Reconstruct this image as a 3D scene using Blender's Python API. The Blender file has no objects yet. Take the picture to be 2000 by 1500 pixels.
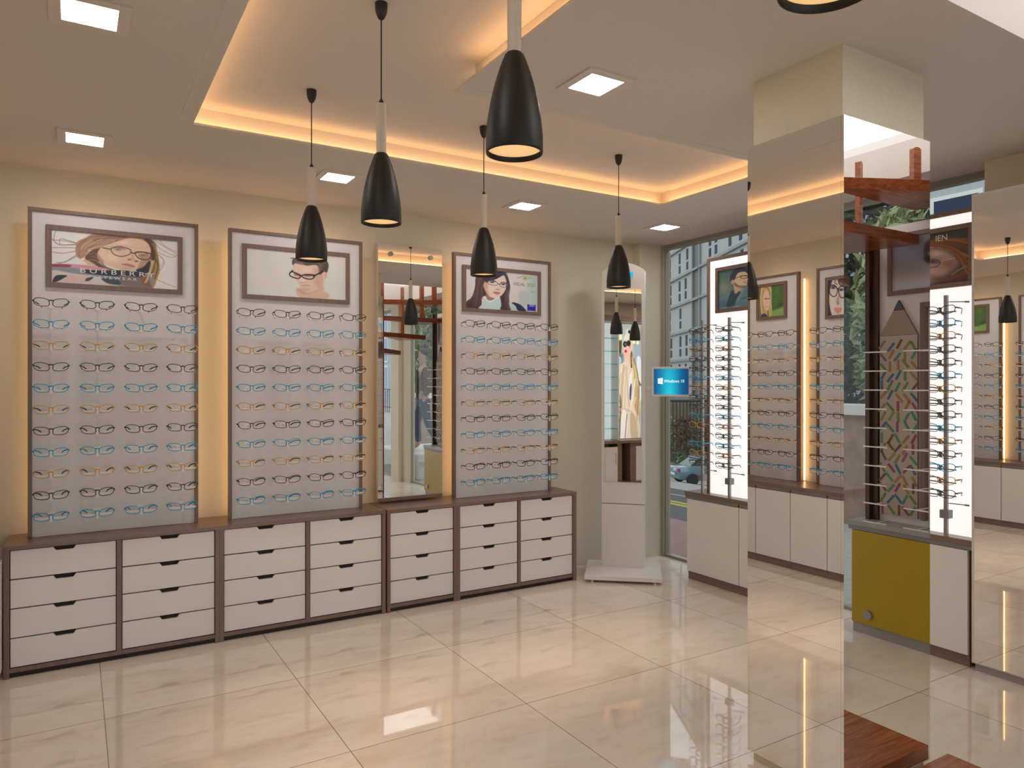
import bpy, math, random
import numpy as np
from mathutils import Vector, Matrix
random.seed(7)
scene = bpy.context.scene
COL = scene.collection
PI = math.pi

# ------------------------------------------------------------------ materials
def lin(c):
    c = c / 255.0
    return c / 12.92 if c <= 0.04045 else ((c + 0.055) / 1.055) ** 2.4
def srgb(r, g, b): return (lin(r), lin(g), lin(b))

def nt(name):
    m = bpy.data.materials.new(name); m.use_nodes = True
    n = m.node_tree; bs = n.nodes['Principled BSDF']
    return m, n, bs
def mat(name, col, rough=0.5, metal=0.0, spec=0.5, noise=0.0, nscale=20.0, bump=0.0, coat=0.0):
    m, n, bs = nt(name)
    bs.inputs['Base Color'].default_value = (*col, 1)
    bs.inputs['Roughness'].default_value = rough
    bs.inputs['Metallic'].default_value = metal
    bs.inputs['Specular IOR Level'].default_value = spec
    bs.inputs['Coat Weight'].default_value = coat
    if noise > 0 or bump > 0:
        tc = n.nodes.new('ShaderNodeTexCoord'); t = n.nodes.new('ShaderNodeTexNoise')
        t.inputs['Scale'].default_value = nscale; t.inputs['Detail'].default_value = 4
        n.links.new(tc.outputs['Object'], t.inputs['Vector'])
        if noise > 0:
            mx = n.nodes.new('ShaderNodeMix'); mx.data_type = 'RGBA'
            mx.inputs[6].default_value = (*[c * (1 - noise) for c in col], 1)
            mx.inputs[7].default_value = (*[min(1, c * (1 + noise)) for c in col], 1)
            n.links.new(t.outputs['Fac'], mx.inputs[0]); n.links.new(mx.outputs[2], bs.inputs['Base Color'])
        if bump > 0:
            b = n.nodes.new('ShaderNodeBump'); b.inputs['Strength'].default_value = bump; b.inputs['Distance'].default_value = 0.002
            n.links.new(t.outputs['Fac'], b.inputs['Height']); n.links.new(b.outputs['Normal'], bs.inputs['Normal'])
    return m
def wood(name, c1, c2, stretch, rough=0.35, scale=1.0):
    """fine stretched grain between two colours"""
    m, n, bs = nt(name)
    tc = n.nodes.new('ShaderNodeTexCoord'); mp = n.nodes.new('ShaderNodeMapping')
    mp.inputs['Scale'].default_value = stretch
    t = n.nodes.new('ShaderNodeTexNoise'); t.inputs['Scale'].default_value = 6 * scale; t.inputs['Detail'].default_value = 8
    t.inputs['Roughness'].default_value = 0.65; t.inputs['Distortion'].default_value = 0.6
    cr = n.nodes.new('ShaderNodeValToRGB')
    cr.color_ramp.elements[0].position = 0.3; cr.color_ramp.elements[0].color = (*c1, 1)
    cr.color_ramp.elements[1].position = 0.7; cr.color_ramp.elements[1].color = (*c2, 1)
    n.links.new(tc.outputs['Object'], mp.inputs[0]); n.links.new(mp.outputs[0], t.inputs['Vector'])
    n.links.new(t.outputs['Fac'], cr.inputs[0]); n.links.new(cr.outputs[0], bs.inputs['Base Color'])
    bs.inputs['Roughness'].default_value = rough
    return m
def emis(name, col, strength, rough=0.5):
    m, n, bs = nt(name)
    bs.inputs['Base Color'].default_value = (*[min(.8, c) for c in col], 1)
    bs.inputs['Roughness'].default_value = rough
    bs.inputs['Emission Color'].default_value = (*col, 1)
    bs.inputs['Emission Strength'].default_value = strength
    return m
def attr_mat(name, strength=0.0, rough=0.45):
    m, n, bs = nt(name)
    a = n.nodes.new('ShaderNodeAttribute'); a.attribute_name = 'print_colour'
    n.links.new(a.outputs['Color'], bs.inputs['Base Color'])
    bs.inputs['Roughness'].default_value = rough
    if strength > 0:
        n.links.new(a.outputs['Color'], bs.inputs['Emission Color']); bs.inputs['Emission Strength'].default_value = strength
    return m
def glass(name, tint=(1, 1, 1), ior=1.45):
    m = bpy.data.materials.new(name); m.use_nodes = True; n = m.node_tree; n.nodes.clear()
    o = n.nodes.new('ShaderNodeOutputMaterial'); mx = n.nodes.new('ShaderNodeMixShader')
    tr = n.nodes.new('ShaderNodeBsdfTransparent'); tr.inputs[0].default_value = (*tint, 1)
    gl = n.nodes.new('ShaderNodeBsdfGlossy'); gl.inputs['Roughness'].default_value = 0.0
    lw = n.nodes.new('ShaderNodeLayerWeight'); lw.inputs[0].default_value = .5
    pw = n.nodes.new('ShaderNodeMath'); pw.operation = 'POWER'; pw.inputs[1].default_value = 5
    ma = n.nodes.new('ShaderNodeMath'); ma.operation = 'MULTIPLY_ADD'; ma.inputs[1].default_value = .3; ma.inputs[2].default_value = ((ior-1)/(ior+1))**2*.8
    n.links.new(lw.outputs['Facing'], pw.inputs[0]); n.links.new(pw.outputs[0], ma.inputs[0])
    n.links.new(ma.outputs[0], mx.inputs[0]); n.links.new(tr.outputs[0], mx.inputs[1]); n.links.new(gl.outputs[0], mx.inputs[2])
    n.links.new(mx.outputs[0], o.inputs[0])
    return m

M = {}
M['wall'] = mat('cream_paint', (.70, .63, .50), .8, noise=.05, nscale=60, bump=.25)
M['ceiling'] = mat('ceiling_paint', (.68, .62, .56), .85, noise=.02, nscale=30)
M['white'] = mat('white_laminate', (.86, .82, .775), .35)
M['kiosk'] = mat('white_lacquer', (.85, .81, .77), .25)
M['board'] = mat('pale_grey_board', (.795, .765, .745), .55, noise=.05, nscale=25, bump=.3)
M['brown'] = wood('brown_laminate', (.185, .12, .087), (.275, .18, .135), (.35, 8, 8), .32)
M['brownv'] = wood('brown_laminate_upright', (.18, .115, .085), (.26, .17, .13), (8, 8, .35), .34)
M['browny'] = wood('brown_laminate_depth', (.185, .12, .087), (.275, .18, .135), (8, .35, 8), .30)
M['dark'] = mat('dark_groove', (.015, .010, .008), .6)  # also colours the sheets that paint shade behind the drawers
M['darkwood'] = wood('dark_brown_panel', (.05, .025, .018), (.09, .045, .03), (8, 8, .3), .35)
M['stair'] = wood('reddish_stair_wood', (.17, .035, .008), (.42, .12, .03), (.5, 7, 7), .25, 1.2)
M['mirror'] = mat('mirror_silver', (.92, .92, .91), 0.0, 1.0)
M['black'] = mat('black_enamel', (.010, .009, .008), .46)
M['cord'] = mat('black_cord', (.01, .01, .01), .5)
M['tube'] = mat('pale_wood_tube', (.62, .55, .47), .45)
M['steel'] = mat('brushed_steel', (.34, .33, .32), .35, .6)
M['greymetal'] = mat('grey_metal', (.25, .24, .235), .4, .3)
M['chrome'] = mat('chrome', (.7, .7, .7), .12, 1.0)
M['acrylic'] = mat('milky_acrylic', (.93, .88, .85), .25)
M['fblack'] = mat('black_spectacle_frame', (.055, .036, .03), .35)
M['fblue'] = mat('blue_spectacle_frame', (.012, .40, .70), .3)
M['forange'] = mat('orange_spectacle_frame', (.80, .38, .05), .3)
M['lens'] = glass('clear_lens', (.97, .98, .98), 1.25)
M['pane'] = glass('window_glass', (.93, .96, .95), 1.45)
M['gshelf'] = glass('teal_glass_shelf', (.55, .8, .8), 1.5)
M['windowframe'] = mat('olive_window_frame', (.33, .31, .25), .45)
M['jamb'] = mat('grey_jamb', (.42, .40, .33), .6)
M['yellow'] = mat('mustard_yellow_laminate', (.47, .31, .004), .35)
M['greytop'] = mat('grey_speckled_worktop', (.36, .33, .31), .3, noise=.1, nscale=90)
M['lightbox'] = emis('backlit_white_acrylic', (1, 1, 1), .39)
M['lightbox2'] = emis('backlit_white_niche', (.82, .95, .97), .24)
M['downlight'] = emis('downlight_diffuser', (1, .97, .93), 20.0)
M['bulb'] = emis('warm_lamp_disc', (1.0, .60, .27), .36)
M['led'] = emis('warm_led_strip', (1.0, .58, .26), 5.6)
M['ledwall'] = emis('warm_led_profile', (1.0, .60, .28), 3.0)
M['upper_glow'] = emis('glowing_stairwell_white', (1, .98, .96), .42)  # glow of the added box above the stairwell
M['shaftwhite'] = mat('white_plaster', (.85, .83, .80), .8)
M['downframe'] = mat('downlight_frame', (.70, .63, .57), .5)
M['print'] = attr_mat('printed_picture', 0, .5)
M['printlit'] = attr_mat('backlit_print', .42, .4)
M['screen'] = attr_mat('screen_picture', .42, .2)
M['whitetext'] = mat('white_ink', (.8, .78, .76), .6)
M['screentext'] = emis('screen_white', (.85, 1, 1), .4)

# marble floor with 0.945 m tiles
def marble_floor():
    m, n, bs = nt('polished_cream_marble_tiles'); N = n.nodes; L = n.links
    tc = N.new('ShaderNodeTexCoord'); sp = N.new('ShaderNodeSeparateXYZ'); L.new(tc.outputs['Object'], sp.inputs[0])
    def mth(op, a, b=None, **k):
        x = N.new('ShaderNodeMath'); x.operation = op
        for i, v in enumerate((a, b)):
            if v is None: continue
            if isinstance(v, (int, float)): x.inputs[i].default_value = v
            else: L.new(v, x.inputs[i])
        return x.outputs[0]
    S = 0.9455
    u = mth('DIVIDE', mth('SUBTRACT', sp.outputs[0], 0.125 - S * 20), S)
    v = mth('DIVIDE', mth('SUBTRACT', sp.outputs[1], 4.12 - S * 20), S)
    fu, fv = mth('FRACT', u), mth('FRACT', v)
    def edge(f): return mth('MINIMUM', f, mth('SUBTRACT', 1.0, f))
    e = mth('MINIMUM', edge(fu), edge(fv))
    line = mth('LESS_THAN', e, 0.0022)
    iu, iv = mth('FLOOR', u), mth('FLOOR', v)
    cm = N.new('ShaderNodeCombineXYZ'); L.new(iu, cm.inputs[0]); L.new(iv, cm.inputs[1])
    wn = N.new('ShaderNodeTexWhiteNoise'); wn.noise_dimensions = '3D'; L.new(cm.outputs[0], wn.inputs[0])
    # each tile gets its own piece of stone
    off = N.new('ShaderNodeVectorMath'); off.operation = 'SCALE'; L.new(wn.outputs['Color'], off.inputs[0]); off.inputs['Scale'].default_value = 17
    add = N.new('ShaderNodeVectorMath'); add.operation = 'ADD'; L.new(tc.outputs['Object'], add.inputs[0]); L.new(off.outputs[0], add.inputs[1])
    mp = N.new('ShaderNodeMapping'); mp.inputs['Scale'].default_value = (1.0, 2.6, 1); mp.inputs['Rotation'].default_value = (0, 0, .5); L.new(add.outputs[0], mp.inputs[0])
    n1 = N.new('ShaderNodeTexNoise'); n1.inputs['Scale'].default_value = 1.5; n1.inputs['Detail'].default_value = 9; n1.inputs['Roughness'].default_value = .62; n1.inputs['Distortion'].default_value = .9
    L.new(mp.outputs[0], n1.inputs['Vector'])
    cr = N.new('ShaderNodeValToRGB'); L.new(n1.outputs['Fac'], cr.inputs[0])
    els = cr.color_ramp.elements
    els[0].position = .28; els[0].color = (.74, .61, .505, 1)
    els[1].position = .72; els[1].color = (.86, .77, .68, 1)
    x = els.new(.5); x.color = (.82, .71, .61, 1)
    # sparse dark flecks
    n2 = N.new('ShaderNodeTexNoise'); n2.inputs['Scale'].default_value = 6; n2.inputs['Detail'].default_value = 6; L.new(mp.outputs[0], n2.inputs['Vector'])
    fl = N.new('ShaderNodeMapRange'); fl.inputs[1].default_value = .56; fl.inputs[2].default_value = .74; L.new(n2.outputs['Fac'], fl.inputs[0])
    mf = N.new('ShaderNodeMix'); mf.data_type = 'RGBA'; L.new(mth('MULTIPLY', fl.outputs[0], .16), mf.inputs[0]); L.new(cr.outputs[0], mf.inputs[6]); mf.inputs[7].default_value = (.30, .22, .16, 1)
    # tone per tile
    hv = N.new('ShaderNodeHueSaturation'); L.new(mf.outputs[2], hv.inputs['Color'])
    mr = N.new('ShaderNodeMapRange'); mr.inputs[3].default_value = .93; mr.inputs[4].default_value = 1.05; L.new(wn.outputs['Value'], mr.inputs[0]); L.new(mr.outputs[0], hv.inputs['Value'])
    ml = N.new('ShaderNodeMix'); ml.data_type = 'RGBA'; L.new(line, ml.inputs[0]); L.new(hv.outputs[0], ml.inputs[6]); ml.inputs[7].default_value = (.28, .20, .14, 1)
    L.new(ml.outputs[2], bs.inputs['Base Color'])
    bs.inputs['Roughness'].default_value = .025; bs.inputs['IOR'].default_value = 1.9
    return m
M['floor'] = marble_floor()

# ------------------------------------------------------------------ mesh builder
ROOTLOC = {}
class MB:
    def __init__(s): s.v = []; s.f = []; s.fm = []; s.smooth = []; s.cur = 0
    def add(s, vs, fs, sm=False):
        b = len(s.v); s.v += [tuple(p) for p in vs]
        for f in fs: s.f.append([b + i for i in f]); s.fm.append(s.cur); s.smooth.append(sm)
        return s
    def box(s, x0, x1, y0, y1, z0, z1):
        x0, x1 = sorted((x0, x1)); y0, y1 = sorted((y0, y1)); z0, z1 = sorted((z0, z1))
        return s.add([(x0,y0,z0),(x1,y0,z0),(x1,y1,z0),(x0,y1,z0),(x0,y0,z1),(x1,y0,z1),(x1,y1,z1),(x0,y1,z1)],
                     [(0,3,2,1),(4,5,6,7),(0,1,5,4),(1,2,6,5),(2,3,7,6),(3,0,4,7)])
    def obox(s, c, ax, hx, hy, z0, z1):
        """box centred at c (x, y) with local x axis along angle ax; half sizes hx, hy"""
        ca, sa = math.cos(ax), math.sin(ax); vs = []
        for z in (z0, z1):
            for a, b in ((-hx,-hy),(hx,-hy),(hx,hy),(-hx,hy)): vs.append((c[0]+a*ca-b*sa, c[1]+a*sa+b*ca, z))
        return s.add(vs, [(0,3,2,1),(4,5,6,7),(0,1,5,4),(1,2,6,5),(2,3,7,6),(3,0,4,7)])
    def prism(s, pts, n, d):
        """polygon pts (3D, planar) extruded by vector d"""
        k = len(pts); d = Vector(d); P = [Vector(p) for p in pts]
        return s.add(P + [p + d for p in P], [list(range(k))[::-1], list(range(k, 2*k))] + [(i, (i+1) % k, k+(i+1) % k, k+i) for i in range(k)])
    def lathe(s, prof, c=(0, 0), n=32, sm=True, cap0=True, cap1=True):
        vs = []; fs = []; k = len(prof)
        for r, z in prof:
            for i in range(n):
                a = 2*PI*i/n; vs.append((c[0]+r*math.cos(a), c[1]+r*math.sin(a), z))
        for j in range(k-1):
            for i in range(n): fs.append((j*n+i, j*n+(i+1) % n, (j+1)*n+(i+1) % n, (j+1)*n+i))
        s.add(vs, fs, sm)
        if cap0: s.add(vs[:n], [list(range(n))[::-1]])
        if cap1: s.add(vs[-n:], [list(range(n))])
        return s
    def tube(s, path, r, n=6, closed=False, ry=None, cap=True):
        """tube of radius r (float or list); ry gives another radius along world z"""
        P = [Vector(p) for p in path]; k = len(P); vs = []; fs = []
        up0 = Vector((0, 0, 1))
        for i, p in enumerate(P):
            a = P[(i-1) % k] if (closed or i > 0) else p; b = P[(i+1) % k] if (closed or i < k-1) else p
            t = (b - a).normalized(); up = up0 if abs(t.z) < .95 else Vector((0, 1, 0))
            u = t.cross(up).normalized(); w = u.cross(t).normalized()
            rr = r[i] if isinstance(r, (list, tuple)) else r
            r2 = rr if ry is None else (ry[i] if isinstance(ry, (list, tuple)) else ry)
            for j in range(n):
                an = 2*PI*j/n + PI/n; vs.append(p + u*rr*math.cos(an) + w*r2*math.sin(an))
        for i in range(k if closed else k-1):
            for j in range(n):
                a, b = i*n+j, i*n+(j+1) % n; c, d = ((i+1) % k)*n+(j+1) % n, ((i+1) % k)*n+j
                fs.append((a, d, c, b))
        s.add(vs, fs, True)
        if not closed and cap: s.add(vs[:n], [list(range(n))]); s.add(vs[-n:], [list(range(n))[::-1]])
        return s
    def rod(s, a, b, r, n=8): return s.tube([a, b], r, n)
    def build(s, name, m, parent=None, bevel=0.0):
        loc = Vector((0, 0, 0)); org = ROOTLOC.get(parent.name, loc) if parent else loc
        me = bpy.data.meshes.new(name)
        me.from_pydata([tuple(Vector(p) - org) for p in s.v], [], s.f); me.validate()
        ms = m if isinstance(m, (list, tuple)) else [m]
        for q in ms: me.materials.append(q)
        if len(me.polygons) == len(s.f):
            me.polygons.foreach_set('material_index', s.fm); me.polygons.foreach_set('use_smooth', s.smooth)
        me.update()
        o = bpy.data.objects.new(name, me); COL.objects.link(o)
        if parent: o.parent = parent; ROOTLOC[o.name] = org
        else: ROOTLOC[o.name] = Vector((0, 0, 0))
        if bevel > 0:
            b = o.modifiers.new('edge', 'BEVEL'); b.width = bevel; b.segments = 2; b.limit_method = 'ANGLE'; b.angle_limit = .6
        return o
def thing(name, label, cat, loc, group=None):
    o = bpy.data.objects.new(name, None); COL.objects.link(o); o.location = loc; o.empty_display_size = .05
    o['label'] = label; o['category'] = cat
    if group: o['group'] = group
    ROOTLOC[o.name] = Vector(loc)
    return o
def tag(o, label, cat, group=None):
    o['label'] = label; o['category'] = cat
    if group: o['group'] = group
    return o
def struct(name, mb, m, **k):
    o = mb.build(name, m, **k); o['kind'] = 'structure'; return o

# ------------------------------------------------------------------ room numbers (metres)
H, HT = 3.013, 3.125            # ceiling, recess ceiling
XL, XR, YF, YB = -.78, 4.90, 5.33, -3.2

# floor
fl = MB().box(XL-.1, XR, YB-.1, YF+.1, -.08, 0)
struct('floor', fl, M['floor'])

# ceiling: lower plane with holes for the L-shaped recess and the stairwell
def in_recess(x, y):
    return (.45 < x < 1.56 and -.6 < y < 4.10) or (.45 < x < 3.83 and 2.89 < y < 4.10)
def in_stair(x, y): return 2.32 < x < 4.60 and -.35 < y < 1.36
xs = sorted([XL-.1, .45, 1.56, 2.32, 3.83, 4.60, XR+.06]); ys = sorted([YB-.1, -.6, -.35, 1.36, 2.89, 4.10, YF+.1])
ce = MB()
for i in range(len(xs)-1):
    for j in range(len(ys)-1):
        cx, cy = (xs[i]+xs[i+1])/2, (ys[j]+ys[j+1])/2
        if in_recess(cx, cy): ce.box(xs[i], xs[i+1], ys[j], ys[j+1], HT, HT+.12)
        elif in_stair(cx, cy): pass
        else: ce.box(xs[i], xs[i+1], ys[j], ys[j+1], H, HT+.12)
struct('ceiling', ce, M['ceiling'])
# ledge that hides the cove strips
le = MB()
z0, z1 = H-.0012, H+.010
le.box(.45, 3.83, 4.03, 4.10, z0, z1)          # far
le.box(.45, .52, -.6, 4.03, z0, z1)            # left
le.box(3.76, 3.83, 2.96, 4.03, z0, z1)         # right
le.box(1.49, 3.83, 2.89, 2.96, z0, z1)         # block, north side
le.box(1.49, 1.56, -.53, 2.89, z0, z1)         # block, west side
le.box(.52, 1.56, -.6, -.53, z0, z1)
struct('trim_1', le, M['ceiling'])
# warm strips lying on the ledge
def led(name, label, b, m='led', group='warm strips hidden in the ceiling recess'):
    o = MB().box(*b).build(name, M[m]); tag(o, label, 'light strip', group); return o
led('led_strip', 'warm light strip along the far edge of the ceiling recess', (.50, 3.78, 4.060, 4.072, H+.011, H+.018))
led('led_strip', 'warm light strip along the left edge of the ceiling recess', (.480, .492, -.5, 4.02, H+.011, H+.018))
led('led_strip', 'warm light strip along the right end of the ceiling recess', (3.788, 3.800, 3.0, 4.02, H+.011, H+.018))
led('led_strip', 'warm light strip on the near side of the recess arm, beside the ceiling block', (1.62, 3.72, 2.918, 2.930, H+.011, H+.018))
led('led_strip', 'warm light strip along the side of the ceiling block nearest the camera', (1.518, 1.530, -.45, 2.80, H+.011, H+.018))

# walls
w = MB().box(XL-.1, XR+.06, YF, YF+.1, 0, HT+.1)
struct('wall_back', w, M['wall'])
w = MB().box(XL-.1, XL, YB-.1, YF, 0, HT+.1)
struct('wall_left', w, M['wall'])
# pillar in the far corner beside the window
p = MB().box(4.60, 4.875, 5.235, YF, 0, H)
struct('wall_corner_pillar', p, M['wall'])
p = MB().box(4.875, 4.965, 5.20, YF+.1, 0, H)
struct('trim_2', p, M['jamb'])
# window wall (right)
def window(i, y0, y1):
    f = MB()
    f.box(4.885, 4.945, y0, y1, H-.045, H); f.box(4.885, 4.945, y0, y1, -.02, .025)
    f.box(4.895, 4.93, y0, y0+.012, .025, H-.045); f.box(4.895, 4.93, y1-.012, y1, .025, H-.045)
    o = struct('window_%d' % i, f, M['windowframe'])
    g = MB().box(4.908, 4.916, y0+.02, y1-.02, .02, H-.04).build('pane', M['pane'], o)
    l = MB().box(4.882, 4.886, y0, y1, H-.028, H-.020).build('glazing_bead', M['steel'], o)
window(1, 2.235, 5.20)
window(2, -.93, 1.42)
window(3, -3.3, -1.42)
p = MB().box(4.70, 4.96, 1.42, 2.235, 0, H); struct('wall_right_pier_1', p, M['wall'])
p = MB().box(4.72, 4.96, -1.42, -1.08, 0, H).box(4.80, 4.96, -1.08, -.93, 0, H); struct('wall_right_pier_2', p, M['wall'])
# unseen glazed rear wall, added to let soft daylight in
f = MB()
for x in (XL, 1.1, 3.0, 4.85): f.box(x, x+.06, YB-.03, YB+.03, 0, H)
f.box(XL, 4.9, YB-.03, YB+.03, H-.06, H); f.box(XL, 4.9, YB-.03, YB+.03, 0, .06)
o = struct('window_4', f, M['windowframe'])
MB().box(XL+.03, 4.88, YB-.004, YB+.004, .05, H-.05).build('pane', M['pane'], o)

# stairwell: fascia and added glowing box standing in for the bright upper floor
f = MB()
f.box(2.24, 2.32, -.43, 1.44, HT+.12, 3.30); f.box(4.60, 4.68, -.43, 1.44, HT+.12, 3.30)
f.box(2.32, 4.60, 1.36, 1.44, HT+.12, 3.30); f.box(2.32, 4.60, -.43, -.35, HT+.12, 3.30)
struct('trim_3', f, M['shaftwhite'])
u = MB()
u.box(2.22, 2.26, -.45, 1.46, 3.3, 4.3); u.box(4.66, 4.70, -.45, 1.46, 3.3, 4.3)
u.box(2.26, 4.66, 1.42, 1.46, 3.3, 4.3); u.box(2.26, 4.66, -.45, -.41, 3.3, 4.3); u.box(2.22, 4.70, -.45, 1.46, 4.3, 4.34)
struct('window_5', u, M['upper_glow'])

# ------------------------------------------------------------------ free-standing column with mirrors
p = MB().box(2.588, 3.159, 1.749, 2.184, 0, H)
struct('wall_column', p, M['wall'])
def mpanel(b, lab):
    t = thing('wall_mirror', lab, 'mirror', ((b[0]+b[1])/2, (b[2]+b[3])/2, .035), 'mirror sheets cladding the column')
    MB().box(*b, .035, 2.727).build('mirror_sheet', M['mirror'], t)
mpanel((2.575, 2.587, 1.7475, 2.207), 'tall mirror sheet on the left face of the column, reflecting a lit glasses wall')
mpanel((2.575, 3.185, 1.735, 1.747), 'tall mirror sheet on the near right face of the column, reflecting wooden stair treads')
mpanel((3.161, 3.173, 1.7475, 2.207), 'tall mirror sheet on the side of the column that faces the window')
mpanel((2.588, 3.160, 2.186, 2.198), 'tall mirror sheet on the far side of the column, facing the glasses boards')

# mirror box in front of the window pier
t = thing('mirror_cabinet', 'large full-height mirror box standing by the window at the right edge', 'mirror', (4.58, 1.8, 0))
MB().box(4.475, 4.70, 1.40, 2.198, .045, 2.775).build('body', M['board'], t)
MB().box(4.490, 4.70, 1.42, 2.185, 0, .045).build('plinth', M['greytop'], t)
MB().box(4.466, 4.475, 1.42, 2.180, .055, 2.752).build('mirror_sheet', M['mirror'], t)

# ------------------------------------------------------------------ drawer counter along the back wall
YD = 4.952; WT0 = .727
ROWZ = [(.7215, .5615), (.554, .395), (.3875, .2275), (.220, .060)]
names = ['leftmost white drawer cabinet, two columns of drawers, under the windblown-hair poster',
         'white drawer cabinet, two columns of drawers, under the poster of the man',
         'narrow white drawer cabinet with a single column of drawers, under the wall mirror',
         'rightmost white drawer cabinet with two columns of drawers, beside the white kiosk']
def drawer_front(x0, x1, zt, zb, parent, j):
    cx = x0 + (x1-x0)*.5; n = .057; m_ = .043; dp = .020; yf = YD+.012
    pts = [(x0, yf, zb), (x1, yf, zb), (x1, yf, zt), (cx+n, yf, zt), (cx+m_, yf, zt-dp), (cx-m_, yf, zt-dp), (cx-n, yf, zt), (x0, yf, zt)]
    MB().prism(pts, None, (0, .018, 0)).build('drawer', M['white'], parent)
def drawer_unit(xa, xb, divs, lab, side=.026, sr=None):
    t = thing('drawer_cabinet', lab, 'cabinet', ((xa+xb)/2, 5.14, 0), 'white drawer cabinets along the back wall')
    c = MB(); sr = sr or side
    c.box(xa, xa+side, YD, YF-.005, 0, WT0); c.box(xb-sr, xb, YD, YF-.005, 0, WT0)
    for d in divs: c.box(d-.0135, d+.0135, YD+.004, YF-.02, .052, WT0)
    c.box(xa+side, xb-sr, YD+.006, YF-.02, .030, .054)
    c.box(xa+side, xb-sr, YF-.02, YF-.008, .052, WT0)
    c.build('carcass', M['brownv'], t)
    MB().box(xa+side, xb-sr, YD+.018, YD+.04, 0.004, .030).build('kickboard', M['dark'], t)
    # near-black sheets painting the shade inside, behind the finger notches
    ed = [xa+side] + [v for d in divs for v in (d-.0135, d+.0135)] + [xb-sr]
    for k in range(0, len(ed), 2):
        MB().box(ed[k]+.001, ed[k+1]-.001, YD+.034, YD+.04, .06, WT0-.002).build('inner_shade', M['dark'], t)
        for j, (zt, zb) in enumerate(ROWZ): drawer_front(ed[k]+.0045, ed[k+1]-.0045, zt, zb, t, j)
drawer_unit(-.345, .797, [.2275], names[0])
drawer_unit(.798, 1.931, [1.368], names[1])
drawer_unit(1.943, 2.512, [], names[2])
drawer_unit(2.513, 3.649, [3.0795], names[3], sr=.034)
o = MB().box(-.345, 1.933, YD-.001, YF-.002, WT0, .752).build('worktop', M['brown'], bevel=.0015); tag(o, 'long brown wood-grain worktop over the two left drawer cabinets', 'worktop')
o = MB().box(1.942, 3.652, YD-.001, YF-.002, WT0, .752).build('worktop', M['brown'], bevel=.0015); tag(o, 'brown wood-grain worktop over the two right drawer cabinets, ending beside the kiosk', 'worktop')

# ------------------------------------------------------------------ door cabinets (left wall and window)
def door_unit(ya, yb, xf, sgn, lab, grp, mdoor='white', mk='brown', handle=False):
    """front at x = xf, room side is +x for sgn=1 (left wall) and -x for sgn=-1 (window)"""
    depth = .40 if sgn > 0 else .34
    t = thing('base_cabinet', lab, 'cabinet', (xf - sgn*depth/2, (ya+yb)/2, 0), grp)
    c = MB(); xb_ = xf - sgn*depth
    c.box(xf - sgn*.022, xb_, ya, yb, .07, .690)
    c.build('carcass', M['browny' if mk == 'brown' else 'greytop'], t)
    MB().box(xf - sgn*.020, xb_, ya, yb, 0, .070).build('kickboard', M['browny' if mk == 'brown' else 'greytop'], t)
    MB().box(xf, xf - sgn*.020, ya+.003, yb-.003, .072, .688).build('door', M[mdoor], t, bevel=.001)
    return t
def worktop_run(ya, yb, xf, sgn, lab, joints, m='browny', back=.40):
    t = thing('worktop', lab, 'worktop', (xf - sgn*.2, (ya+yb)/2, .72))
    MB().box(xf + sgn*.004, xf - sgn*back, ya, yb, .722, .752).build('slab', M[m], t, bevel=.0015)
    MB().box(xf - sgn*.004, xf - sgn*.03, ya, yb, .692, .722).build('finger_groove', M['greymetal'], t)
    for y in joints: MB().box(xf - sgn*.003, xf - sgn*.0045, y-.006, y+.006, .696, .712).build('joint_cap', M['dark'], t)
    return t
# left wall run
edges = [4.93, 4.623, 4.237, 3.865, 3.49, 3.12, 2.77]
labs = ['narrow white door cabinet in the far left corner', 'white door cabinet on the left wall, second from the far corner', 'white door cabinet on the left wall, third from the far corner',
        'white door cabinet on the left wall, fourth from the far corner', 'white door cabinet on the left wall, fifth from the far corner', 'white door cabinet on the left wall, sixth from the far corner']
for i in range(6): door_unit(edges[i+1]+.001, edges[i]-.001, -.352, 1, labs[i], 'white door cabinets on the left wall')
worktop_run(2.77, 4.93, -.352, 1, 'brown worktop on the left wall, seen in the column mirror', edges[1:-1], back=.42)
# window run
edges = [4.505, 3.936, 3.37, 2.80, 2.225]
labs = ['white window cabinet with a wide door, nearest the far corner', 'white window cabinet mostly hidden behind the left edge of the mirrored column', 'white window cabinet hidden behind the mirrored column',
        'white window cabinet seen between the column and the large mirror box']
for i in range(4): door_unit(edges[i+1]+.001, edges[i]-.001, 4.49, -1, labs[i], 'white door cabinets below the window')
worktop_run(2.20, 4.52, 4.485, -1, 'brown worktop below the window carrying the spectacle stands', edges[1:-1], back=.36)
# yellow cabinet
t = door_unit(.50, 1.36, 4.49, -1, 'mustard yellow cabinet with a grey top, reflected in the column mirror', None, 'yellow', 'grey')
kb = MB(); vs = []
for i in range(20): vs.append((4.488, .62+.03*math.cos(2*PI*i/20), .14+.03*math.sin(2*PI*i/20)))
kb.prism(vs, None, (-.012, 0, 0)); kb.build('door_lock', M['steel'], t)
worktop_run(.48, 1.38, 4.485, -1, 'grey stone-look worktop on the yellow cabinet', [], m='greytop', back=.38)

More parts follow.
